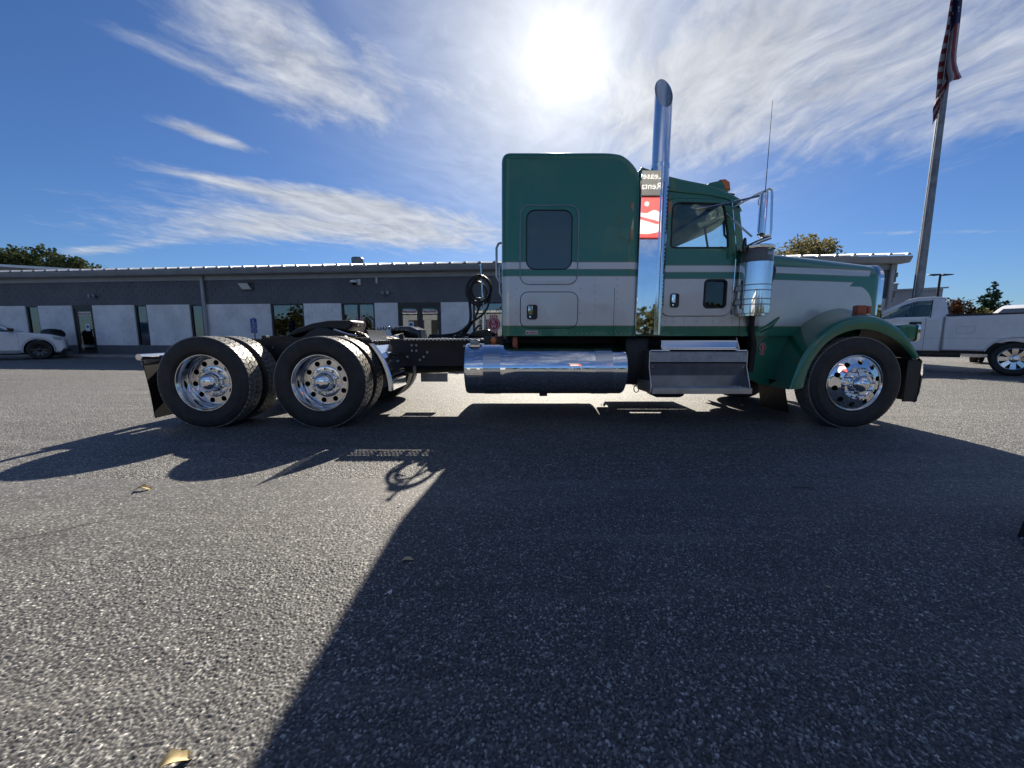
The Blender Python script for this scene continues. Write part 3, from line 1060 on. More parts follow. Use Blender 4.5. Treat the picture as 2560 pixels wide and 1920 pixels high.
    rc.quadgrid([[(-0.225, yr - 0.22, zr - 0.02), (0.225, yr - 0.22, zr - 0.02)], [(-0.225, yr, zr + 0.075), (0.225, yr, zr + 0.075)], [(-0.225, yr + .2, zr - 0.02), (0.225, yr + .2, zr - 0.02)]])
    rcm = rc.mesh('ridge_closure', 'roof_bright', smooth=0)
    xx = X0 + 0.3
    while xx < X1 + 0.1:
        link('roof_rib', rmesh, roof, None, (xx, 0, 0))
        if xx + 0.55 < X1 + 0.14:
            link('pan_closure', cmesh, roof, None, (xx + 0.325, 0, 0))
            link('ridge_closure', rcm, roof, None, (xx + 0.325, 0, 0))
        xx += 0.65
    v = B()
    v.lathe([(0.0, 0.0), (0.42, 0.0), (0.42, 0.5), (0.36, 0.58), (0.0, 0.6)], (-11.9, yr - 0.6, zr - 0.1), 'Z', 20)
    v.obj('roof_vent', 'galvanized', T)

    # downspouts
    for sx in (-15.0, 15.40):
        d = B()
        d.box((sx - 0.07, -0.16, 0.12), (sx + 0.07, -0.055, ZT + 0.13), bev=0.01)
        d.obj('downspout', 'trim_light', T, smooth=30)
    # wall pack light
    l = B()
    l.box((-13.05, -0.10, 3.20), (-12.40, -0.002, 3.55), 0, bev=0.02)
    rows = [[(-12.99, -0.30, 3.50), (-12.50, -0.30, 3.50)], [(-12.93, -0.12, 3.24), (-12.46, -0.12, 3.24)]]
    l.quadgrid(rows, 1)
    l.quadgrid([[(-12.99, -0.305, 3.505), (-12.50, -0.305, 3.505)], [(-12.99, -0.1, 3.53), (-12.50, -0.1, 3.53)]], 0)
    l.obj('wall_light', ['bin_grey', 'white_flat'], T, smooth=0)
    # camera
    c = B()
    c.box((-7.20, -0.10, 3.37), (-7.03, -0.002, 3.63), 0, bev=0.01)
    c.box((-7.36, -0.20, 3.50), (-7.19, -0.04, 3.60), 0, bev=0.01)
    c.lathe([(0.16, 0.0), (0.16, 0.09), (0.05, 0.13)], (-7.28, -0.22, 3.46), 'Z', 16, 0, cap1=True)
    c.lathe([(0.02, -0.11), (0.09, -0.08), (0.125, 0.0)], (-7.28, -0.22, 3.46), 'Z', 16, 1, cap0=True)
    c.obj('security_camera', ['white_flat', 'black_gloss'], T, kind=None)
    c = B()
    c.box((-6.31, -0.05, 3.44), (-6.24, -0.002, 3.70))
    c.obj('conduit', 'white_flat', T, smooth=0)
    # twin spot heads
    for sx in (-21.0, -5.82):
        f = B()
        f.box((sx - .07, -0.06, 2.94), (sx + .07, -0.002, 3.06), 0, bev=0.01)
        for q in (-0.12, 0.12):
            f.lathe([(0.03, 0.10), (0.075, 0.0), (0.085, -0.05)], (sx + q, -0.16, 3.01), 'Y', 12, 0, cap1=True)
            f.tube([(sx, -0.05, 3.0), (sx + q, -0.08, 3.0)], 0.02, 6)
        f.obj('flood_light', 'galvanized', T)
    return T


dealership()

# ------------------------------------------------------------------ the truck (world metres, stored relative to its base)
TB = (0.0, 5.5, 0.0)
TR = thing('semi_truck', 'green and silver long nosed semi truck without a trailer, chrome stack and wheels', 'semi truck', TB)


def tp(b, name, mats, parent=TR, **k):
    return b.obj(name, mats, parent, org=TB, **k)


def mirror_y(o, name=None):
    """copy of a truck part for the far side"""
    c = o.copy()
    me = o.data.copy()
    for v in me.vertices:
        v.co.y = -v.co.y
    me.flip_normals()
    c.data = me
    COL.objects.link(c)
    c.parent = o.parent
    return c


def frame():
    for y0 in (5.03, 5.89):
        b = B()
        sg = 1 if y0 < 5.5 else -1
        ya = y0 if sg > 0 else y0 + 0.08
        b.box((-4.25, ya - 0.004, 0.70), (4.3, ya + 0.004, 1.005))
        yl, yh = sorted((ya, ya + sg * 0.085))
        b.box((-4.25, yl, 0.997), (4.3, yh, 1.007))
        b.box((-4.25, yl, 0.695), (4.3, yh, 0.705))
        # inner liner seen as a second edge near the bottom
        b.box((-1.9, min(ya, ya - sg * .012), 0.66), (1.4, max(ya, ya - sg * .012), 0.735))
        rail = tp(b, 'frame_rail', 'chassis', smooth=0)
        if y0 < 5.5:
            k = B()
            for x, z in [(-1.30, .93), (-1.30, .86), (-1.24, .93), (-1.24, .86), (-1.15, .78), (-1.1, .84), (-.62, .92), (-.5, .78), (-3.3, .8), (-3.1, .9), (-2.9, .76), (-2.75, .92), (-1.36, .78), (-1.2, .74)]:
                k.lathe([(0.0, -0.018), (0.016, -0.018), (0.018, 0.0)], (x, ya - .004, z), 'Y', 6)
            tp(k, 'bolt', 'steel_grey', rail, kind='stuff')
    for x in (-4.2, -2.8, -1.0, 0.6, 2.2):
        b = B()
        b.box((x - .05, 5.04, .74), (x + .05, 5.96, .97), bev=.01)
        tp(b, 'crossmember', 'chassis', smooth=0)
    # deck strip with punched edge on top of the near rail and the hoses lying along it
    b = B()
    holes = []
    for g in range(4):
        for i in range(6):
            for k in range(4):
                holes.append(circle(-1.27 + g * .262 + i * .036 + (.018 if k % 2 else 0), 4.875 + k * .042, .0125, 8))
    b.plate([(-1.32, 4.72), (-.22, 4.72), (-.22, 5.025), (-1.32, 5.025)], holes, 1.012, 1.018, plane='XY')
    for i in range(22):
        x = -1.31 + i * 0.048
        b.box((x, 4.710, 0.998), (x + .024, 4.719, 1.024))
    tp(b, 'deck_plate', 'brushed', smooth=0, kind='stuff')
    for k in range(5):
        pts = []
        for i in range(15):
            t = i / 14
            pts.append((-1.15 + t * .95, 5.30 + .05 * k + .03 * math.sin(5 * t + k), 1.03 + .018 * (k % 3) + .012 * math.sin(9 * t + 2 * k)))
        b = B()
        b.tube(pts, 0.013, 6)
        tp(b, 'air_hose', 'black')
    for (x, zc) in ((-3.472, .525), (-2.163, .525), (3.882, .50)):
        b = B()
        b.tube([(x, 4.75, zc), (x, 5.2, zc), (x, 5.5, zc + (.0 if x > 0 else .0)), (x, 5.8, zc), (x, 6.25, zc)], [.06, .075, (.07 if x > 0 else .2), .075, .06], 12)
        tp(b, 'axle', 'chassis')
    b = B()
    b.tube([(-2.0, 5.5, .55), (0.2, 5.5, .62), (2.4, 5.5, .68)], .055, 10)
    tp(b, 'drive_shaft', 'chassis')
    b = B()
    b.box((-.08, 4.95, .60), (2.95, 6.05, 1.06), bev=.04)
    b.box((1.33, 4.55, .47), (1.62, 6.4, 1.05), bev=.05)
    tp(b, 'chassis_housing', 'black', kind='stuff')
    b = B()
    b.box((2.1, 5.1, .34), (3.2, 5.9, .7), bev=.1)
    tp(b, 'oil_pan', 'chassis')
    b = B()
    b.box((1.72, 4.62, .30), (2.12, 4.95, .44), bev=.06)
    tp(b, 'air_tank', 'chassis')
    for y in (5.30, 5.68):  # cylinders added to stop sunlight falling between the rails onto the ground shadow
        b = B()
        b.lathe([(0.0, -1.85), (.10, -1.84), (.14, -1.78), (.14, -.26), (.10, -.2), (0.0, -.19)], (0, y, .84), 'X', 20)
        tp(b, 'air_tank', 'chassis')
    # low step hung under the frame on the far side
    b = B()
    b.box((-1.37, 5.75, .365), (-.97, 5.78, .495), 0)
    b.box((-1.37, 5.781, .485), (-.97, 5.98, .498), 1)
    b.box((-1.375, 5.76, .499), (-1.35, 5.80, .75), 1)
    b.box((-.992, 5.76, .499), (-.985, 5.80, .75), 1)
    tp(b, 'hanging_step', ['steel_grey', 'brushed'], smooth=0, kind='stuff')
    b = B()
    b.box((-1.38, 5.35, .53), (-1.34, 5.40, .70))
    tp(b, 'valve', 'steel_grey', smooth=0)


frame()


def tyre_mesh(rim_r, W, Rt):
    b = B()
    s = W / 0.28
    prof = [(rim_r - .01, .060 * s), (rim_r, .034 * s), (rim_r + .015, .018 * s), (rim_r + .03, .014 * s), (rim_r + .034, .009 * s), (.40, .001 * s), (.425, .0), (.447, .001 * s), (.450, .0045 * s), (.475, .007 * s), (.495, .013 * s), (Rt - .014, .024 * s), (Rt - .013, .034 * s)]
    full = prof + [(Rt - .013, W - .034 * s)] + [(r, W - a) for r, a in reversed(prof[:-1])]
    b.lathe(full, (0, 0, 0), 'Y', 72)
    return b.mesh('tyre', 'rubber', smooth=40)


def tread_mesh(W, Rt, nrib, nper, slant, gap=.007):
    b = B()
    y0, y1 = .024, W - .024
    wr = (y1 - y0) / nrib
    for r in range(nrib):
        ya, yb = y0 + r * wr + gap / 2, y0 + (r + 1) * wr - gap / 2
        dirn = 1 if r % 2 else -1
        off = (0.5 if r % 2 else 0.0) + r * .17
        for k in range(nper):
            a0 = 2 * math.pi * (k + off) / nper
            da = 2 * math.pi / nper
            ga = gap * 0.62 / Rt
            sh = dirn * slant * da
            def P(a, y, rad):
                return (rad * math.cos(a), y, rad * math.sin(a))
            crown = lambda y: Rt - .0045 * abs((y - W / 2) / (W / 2)) ** 2.2
            lo = Rt - .016
            corners = [(a0 + ga, ya), (a0 + da - ga, ya), (a0 + da * .5 + sh + da * .5 - ga, yb), (a0 + da * 0 + sh + ga, yb)]
            top = [b.bm.verts.new(P(a, y, crown(y))) for a, y in corners]
            bot = [b.bm.verts.new(P(a, y, lo)) for a, y in corners]
            b.face(top)
            for i in range(4):
                b.face([top[i], top[(i + 1) % 4], bot[(i + 1) % 4], bot[i]])
    return b.mesh('tread', 'tread_rubber', smooth=0)


def lug_mesh(n, L, r):
    b = B()
    b.lathe([(r * 1.25, 0.0), (r * 1.25, -.008), (r, -.010), (r, -L * .8), (r * .7, -L), (0.0, -L * 1.02)], (0, 0, 0), 'Y', 10)
    return b.mesh('lug_nut', 'chrome', smooth=40)


def disc_with_holes(b, r_out, r_in, y, nh, rh, hr, mat=0, t=.010, phase=0.0):
    hs = [circle(rh * math.cos(2 * math.pi * (k + phase) / nh), rh * math.sin(2 * math.pi * (k + phase) / nh), hr, 16) for k in range(nh)]
    hs.append(circle(0, 0, r_in, 32))
    b.plate(circle(0, 0, r_out, 64), hs, y, y + t, mat)


def wheels():
    ty = tyre_mesh(.3225, .28, .525)
    td = tread_mesh(.28, .525, 4, 54, .45, .0105)
    ts = tread_mesh(.28, .525, 5, 90, .10, .006)
    lug = lug_mesh(10, .052, .0140)
    # outer drive wheel
    def drive(x, y, rot):
        w = link('wheel', None, TR, None, (x, y - TB[1], .525), (0, 0, rot))
        link('tyre', ty, w)
        o = link('tread', td, w, 'stuff')
        o.rotation_euler = (0, random.uniform(0, 1), 0)
        b = B()
        b.lathe([(.312, .060), (.3235, .032), (.320, .026), (.312, .026), (.303, .040), (.296, .052), (.289, .075), (.286, .12), (.287, .150), (.276, .158), (.271, .166), (.268, .180), (.262, .190)], (0, 0, 0), 'Y', 72)
        b.lathe([(.312, .22), (.262, .20)], (0, 0, 0), 'Y', 48)
        link('rim', b.mesh('rim', 'alloy', smooth=25), w)
        b = B()
        disc_with_holes(b, .264, .120, .186, 10, .222, .031, phase=.2)
        b.lathe([(.185, .187), (.180, .180), (.172, .178), (.120, .178)], (0, 0, 0), 'Y', 48)
        link('disc', b.mesh('disc', 'alloy', smooth=30), w)
        b = B()
        b.lathe([(.262, .26), (.10, .24)], (0, 0, 0), 'Y', 32)
        link('brake_drum', b.mesh('brake_drum', 'black'), w)
        b = B()
        b.lathe([(.118, .180), (.116, .150), (.106, .146), (.104, .135), (.101, .105), (.098, .100), (.097, .092), (.090, .078), (.072, .064), (.045, .055), (.018, .0515), (0.0, .051)], (0, 0, 0), 'Y', 40)
        link('hub_cap', b.mesh('hub_cap', 'chrome', smooth=50), w)
        for k in range(10):
            a = 2 * math.pi * (k + .5) / 10
            link('lug_nut', lug, w, None, (.146 * math.cos(a), .178, .146 * math.sin(a)))
        return w
    def inner(x, y):
        w = link('wheel', None, TR, None, (x, y - TB[1], .525))
        link('tyre', ty, w)
        o = link('tread', td, w, 'stuff')
        o.rotation_euler = (0, random.uniform(0, 1), 0)
        b = B()
        b.lathe([(.3225, .03), (.29, .06), (.286, .2), (.29, .22), (.3225, .25)], (0, 0, 0), 'Y', 40)
        b.lathe([(.288, .1), (.08, .1)], (0, 0, 0), 'Y', 40)
        link('rim', b.mesh('rim', 'steel_grey'), w)
    for x in (-3.472, -2.163):
        drive(x, 4.27, 0)
        inner(x, 4.62)
        drive(x, 6.73, math.pi)
        inner(x, 6.10)
    def steer(x, y, rot):
        w = link('wheel', None, TR, None, (x, y - TB[1], .520), (0, 0, rot))
        link('tyre', ty, w)
        link('tread', ts, w, 'stuff')
        b = B()
        b.lathe([(.31, .06), (.3235, .032), (.320, .024), (.313, .022), (.306, .028), (.300, .034), (.292, .035)], (0, 0, 0), 'Y', 72)
        b.lathe([(.312, .22), (.29, .10), (.285, .05)], (0, 0, 0), 'Y', 48)
        link('rim', b.mesh('rim', 'alloy', smooth=30), w)
        b = B()
        hs = [circle(.240 * math.cos(2 * math.pi * (k + .35) / 10), .240 * math.sin(2 * math.pi * (k + .35) / 10), .030, 16) for k in range(10)]
        b.plate(circle(0, 0, .294, 72), hs + [circle(0, 0, .178, 48)], .0, .010)
        for v in b.bm.verts:
            r = math.hypot(v.co.x, v.co.z)
            v.co.y += .030 - .040 * max(0, min(1, (.294 - r) / .116)) ** .8
        link('disc', b.mesh('disc', 'chrome', smooth=30), w)
        b = B()
        b.lathe([(.27, .12), (.12, .12)], (0, 0, 0), 'Y', 32)
        link('brake_drum', b.mesh('brake_drum', 'black'), w)
        b = B()
        b.lathe([(.180, .0), (.183, -.014), (.177, -.020), (.170, -.014), (.150, -.008), (.115, -.010), (.098, -.020), (.094, -.055), (.088, -.072), (.070, -.092), (.045, -.106), (.018, -.112), (0.0, -.113)], (0, 0, 0), 'Y', 48)
        link('hub_cap', b.mesh('hub_cap', 'chrome', smooth=50), w)
        l2 = lug_mesh(10, .075, .0120)
        for k in range(10):
            a = 2 * math.pi * (k + .15) / 10
            link('lug_nut', l2, w, None, (.140 * math.cos(a), -.008, .140 * math.sin(a)))
        return w
    steer(3.882, 4.30, 0)
    steer(3.882, 6.70, math.pi)


wheels()


def rear_gear():
    # fifth wheel, tipped back
    b = B()
    prof = [(-2.95, 1.03), (-2.95, 1.055), (-2.77, 1.15), (-2.56, 1.215), (-2.36, 1.25), (-2.10, 1.262), (-2.06, 1.235), (-2.08, 1.17), (-2.14, 1.12), (-2.35, 1.15), (-2.55, 1.13), (-2.75, 1.08)]
    b.rounded(prof, 5.05, 5.95, .02, seg=2)
    for v in b.bm.verts:
        q = max(0.0, min(1.0, (v.co.x + 2.95) / .9))
        v.co.y = 5.5 + (v.co.y - 5.5) * (1 - .55 * q ** 3)
        v.co.x -= .10 * q
    fw = tp(b, 'fifth_wheel', 'black', smooth=40)
    b = B()
    b.rounded([(-2.86, 1.0), (-2.15, 1.0), (-2.22, 1.08), (-2.44, 1.16), (-2.60, 1.16), (-2.72, 1.06)], 5.08, 5.16, .01, seg=2)
    b.rounded([(-2.86, 1.0), (-2.15, 1.0), (-2.22, 1.08), (-2.44, 1.16), (-2.60, 1.16), (-2.72, 1.06)], 5.84, 5.92, .01, seg=2)
    tp(b, 'mounting_bracket', 'chassis', fw, kind='stuff')
    b = B()
    b.box((-3.2, 5.0, 1.008), (-1.95, 6.0, 1.03))
    tp(b, 'mounting_plate', 'chassis', fw, smooth=0)
    b = B()
    b.tube([(-2.3, 5.02, 1.13), (-2.12, 5.0, 1.07), (-2.0, 4.98, 1.05)], .014, 8)
    tp(b, 'release_handle', 'brushed', fw)
    b = B()
    pts = []
    for i in range(120):
        t = i / 119
        a = t * 2 * math.pi * 16
        pts.append((-2.15 + t * .62, 5.30 + .022 * math.cos(a), 1.055 + .10 * math.sin(t * 2.2) + .022 * math.sin(a)))
    b.tube(pts, .006, 5)
    tp(b, 'coiled_cable', 'black_gloss')
    b = B()
    b.box((-3.16, 5.05, 1.03), (-2.85, 5.13, 1.05), bev=.004)
    b.box((-3.26, 5.04, 1.01), (-3.2, 5.12, 1.055), bev=.01)
    tp(b, 'slider_rack', 'chassis', smooth=0, kind='stuff')
    # quarter fenders ahead of the drive tyres
    def qf(y0, y1, mat):
        cx, cz, r = -2.163, .525, .735
        arc = [(cx + r * math.cos(R(a)) * (1.0 + .09 * (1 - (a + 8) / 50)), cz + r * math.sin(R(a))) for a in range(-7, 41, 4)]
        b = B()
        for rr in (0.0, .012):
            b.quadgrid([[(x + rr, y0, z), (x + rr, y1, z)] for x, z in arc])
        f = tp(b, 'quarter_fender', mat, smooth=60)
        b = B()
        ye = y0 if y0 < 5.5 else y1
        rows = []
        for x, z in arc:
            rows.append([(x - .028, ye, z), (x - .024, ye - .016, z), (x + .004, ye - .022, z), (x + .026, ye - .012, z), (x + .028, ye, z)])
        b.quadgrid(rows)
        tp(b, 'rolled_edge', mat, f, smooth=60)
        x, z = arc[-1]
        b = B()
        b.quadgrid([[(x + .03, y0, z - .005), (x + .03, y1, z - .005)], [(x - .01, y0 - .01, z + .06), (x - .01, y1, z + .06)], [(x - .035, y0 - .012, z + .15), (x - .035, y1, z + .15)]])
        b.quadgrid([[(x + .025, y0, z - .005), (x + .025, y1, z - .005)], [(x - .015, y0 - .01, z + .06), (x - .015, y1, z + .06)], [(x - .04, y0 - .012, z + .15), (x - .04, y1, z + .15)]])
        tp(b, 'top_flap', 'clear_plastic', f, smooth=60)
        b = B()
        for k in range(7):
            yy = y0 + .04 + k * (y1 - y0 - .08) / 6
            b.box((x + .012, yy - .02, z - .015), (x + .036, yy + .02, z + .03), bev=.004)
        tp(b, 'flap_clamp', 'black', f, kind='stuff')
        b = B()
        b.tube([(x + .12, y0 + .12, z - .13), (x + .12, y1 + .15, z - .13)], .032, 14)
        tp(b, 'support_tube', 'chrome', f)
        return f
    qf(4.32, 4.90, 'chrome_soft')
    b = B()
    b.rounded([(-1.70, 1.02), (-1.45, 1.0), (-1.48, 1.15), (-1.60, 1.20), (-1.82, 1.20), (-1.92, 1.14), (-1.9, 1.06), (-1.72, 1.10)], 6.10, 6.68, .03, seg=2)
    tp(b, 'far_fender', 'black_gloss')
    # mudflaps and hanger bars behind the last axle
    for s in (0, 1):
        ya, yb = (4.33, 4.97) if s == 0 else (6.03, 6.67)
        b = B()
        b.tube([(-4.17, ya - .03, .815), (-4.17, yb, .815), (-4.17, yb + (.1 if s == 0 else -.1), .815)], .036, 14)
        h = tp(b, 'mudflap_hanger', 'chrome')
        b = B()
        rows = []
        for i in range(8):
            t = i / 7
            z = .775 - .66 * t
            rows.append([(-4.17 + .07 * t + .012 * math.sin(3 * t + q), ya + (yb - ya) * q, z) for q in (0, .25, .5, .75, 1)])
        b.quadgrid(rows)
        b.quadgrid([[(p[0] + .009, p[1], p[2]) for p in r] for r in rows])
        m = tp(b, 'mudflap', 'black', smooth=60)
        b = B()
        b.box((-4.185, ya + .01, .72), (-4.155, yb - .01, .79))
        tp(b, 'top_strip', 'steel_grey', m, smooth=0)


rear_gear()


def tank(yc, near):
    zc, r = .667, .300
    b = B()
    x0, x1 = -.545, 1.305
    prof = [(0.0, x0 + .004), (r * .90, x0 + .004), (r * .965, x0 + .010), (r, x0 + .03), (r, x1 - .03), (r * .965, x1 - .01), (r * .9, x1 - .004), (0.0, x1 - .004)]
    b.lathe(prof, (0, yc, zc), 'X', 96)
    t = tp(b, 'fuel_tank', 'chrome', smooth=40)
    for a, c in ((-.325, -.133), (.940, 1.130)):
        b = B()
        b.lathe([(r, a - .001), (r + .004, a), (r + .004, c), (r, c + .001)], (0, yc, zc), 'X', 96)
        tp(b, 'tank_strap', 'chrome_soft', t, smooth=40)
    if near:
        b = B()
        c = (-.43, yc - .10, zc + r - .028)
        b.lathe([(.085, -.01), (.085, .012), (.06, .016)], c, 'Z', 28, 1)
        b.lathe([(.05, .0), (.05, .018), (.054, .022), (.054, .062), (.046, .070), (.0, .073)], c, 'Z', 24, 0)
        for k in range(10):
            aa = 2 * math.pi * k / 10
            b.box((c[0] + .052 * math.cos(aa) - .006, c[1] + .052 * math.sin(aa) - .006, c[2] + .024), (c[0] + .052 * math.cos(aa) + .006, c[1] + .052 * math.sin(aa) + .006, c[2] + .064), 0, bev=.002)
        tp(b, 'filler_cap', ['steel_grey', 'chrome'], t, kind='stuff')
    b = B()
    b.box((.33, yc - .05, zc - r - .028), (.42, yc + .05, zc - r + .01))
    tp(b, 'drain_plug', 'chassis', t, smooth=0)
    return t


tank(4.58, True)
tank(6.42, False)


def sleeper():
    hw0, hw1 = 4.36, 6.64
    out = roundpoly([(-.118, 1.05), (1.425, 1.05), (1.395, 2.80), (1.22, 2.98), (1.06, 3.008), (-.112, 3.008)], [0, 0, .12, .16, .12, .10], 6)
    b = B()
    b.rounded(out, hw0, hw1, .085, seg=6, zflat=1.1)
    s = tp(b, 'sleeper', 'truck_paint', smooth=40)
    # window with its frame
    o = rrect(.088, 1.617, .722, 2.448, .10)
    b = B()
    b.tube([(x, hw0 - .002, z) for x, z in o], .0065, 6, closed=True)
    w = tp(b, 'sleeper_window', 'steel_grey')
    b = B()
    o2 = rrect(.118, 1.65, .692, 2.418, .085)
    inn = rrect(.158, 1.778, .652, 2.398, .09)
    b.plate(o2, [inn], hw0 - .007, hw0 + .002)
    tp(b, 'surround', 'truck_paint', w, smooth=30)
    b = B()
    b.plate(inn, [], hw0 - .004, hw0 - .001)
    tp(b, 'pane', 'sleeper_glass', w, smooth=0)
    b = B()
    b.tube([(x, hw0 - .008, z) for x, z in inn], .006, 6, closed=True)
    tp(b, 'seal', 'black', w)
    # luggage door
    o = rrect(.094, 1.140, .730, 1.533, .085)
    b = B()
    b.plate(o, [], hw0 - .006, hw0 + .002)
    d = tp(b, 'luggage_door', 'truck_paint', smooth=30)
    b = B()
    b.tube([(x, hw0 - .002, z) for x, z in o], .0055, 6, closed=True)
    tp(b, 'seal', 'black', d)
    latch(d, .166, 1.233, .283, 1.395, hw0 - .006)
    # panel seams and rivets
    b = B()
    for x in (.92, 1.16):
        for i in range(9):
            b.lathe([(0.0, -.003), (.005, -.0022), (.0065, 0.0)], (x, hw0, 1.10 + i * .072), 'Y', 6)
    for i in range(15):
        b.lathe([(0.0, -.003), (.005, -.0022), (.0065, 0.0)], (.62 + i * .055, hw0, 1.078), 'Y', 6)
    for i in range(8):
        b.lathe([(0.0, -.003), (.005, -.0022), (.0065, 0.0)], (.05 if i % 2 else .76, hw0, 1.18 + (i // 2) * .13), 'Y', 6)
    tp(b, 'rivet', 'steel_grey', s, kind='stuff')
    b = B()
    b.box((1.135, hw0 - .0015, 1.06), (1.139, hw0 + .001, 1.58))
    b.box((1.372, hw0 + .002, 1.06), (1.378, hw0 + .006, 2.70))
    tp(b, 'panel_seam', 'black', s, smooth=0, kind='stuff')
    b = B()
    b.box((.155, hw0 - .006, 1.068), (.288, hw0 - .001, 1.108), 0, bev=.002)
    b.box((.192, hw0 - .0085, 1.076), (.283, hw0 - .0055, 1.100), 1)
    add_text(b, "KENWORTH", .022, (.2375, hw0 - .009, 1.088), 0, .001, sx=.85)
    b.plate(circle(.173, 1.088, .013, 14), [], hw0 - .0085, hw0 - .0055, 1)
    tp(b, 'name_plate', ['white_flat', 'red_flat'], s, smooth=0, kind='stuff')
    # grab rails on the back wall
    for y, dz, dx in ((4.62, 0.0, .06), (5.35, -.10, .045)):
        b = B()
        b.tube([(-.12, y, 2.12 + dz), (-.12 - dx * .6, y, 2.11 + dz), (-.12 - dx, y, 2.06 + dz), (-.12 - dx, y, 1.74 + dz), (-.12 - dx * .6, y, 1.69 + dz), (-.12, y, 1.68 + dz)], .014, 8)
        tp(b, 'grab_rail', 'brushed', s)
    # side marker lamps under the edge
    b = B()
    b.rounded(rrect(.005, .93, .065, 1.045, .02), 4.44, 4.48, .012, seg=2)
    tp(b, 'marker_lamp', 'amber_dark', s)
    b = B()
    b.box((-.33, 4.55, .955), (-.10, 4.62, 1.045), 0, bev=.01)
    tp(b, 'lamp_bracket', 'black')
    b = B()
    b.lathe([(0.0, -.02), (.03, -.018), (.04, 0.0)], (-.215, 4.55, 1.0), 'Y', 20, 0)
    tp(b, 'round_lamp', 'amber')
    b = B()
    b.lathe([(.0, -.022), (.022, -.02), (.028, .0)], (-.12, 5.2, 1.19), 'X', 12)
    tp(b, 'rear_lamp', 'red_lens', s)


def latch(parent, x0, z0, x1, z1, y):
    b = B()
    b.plate(rrect(x0, z0, x1, z1, .028), [], y - .010, y + .001)
    h = tp(b, 'handle', 'black', parent, smooth=30)
    w, hh = x1 - x0, z1 - z0
    b = B()
    b.rounded(rrect(x0 + w * .12, z0 + hh * .32, x0 + w * .54, z0 + hh * .92, .006), y - .020, y - .009, .006, seg=2)
    b.lathe([(0.0, -.016), (.011, -.015), (.013, -.008)], (x0 + w * .30, y, z0 + hh * .18), 'Y', 12)
    tp(b, 'paddle', 'chrome', parent, kind='stuff')


sleeper()


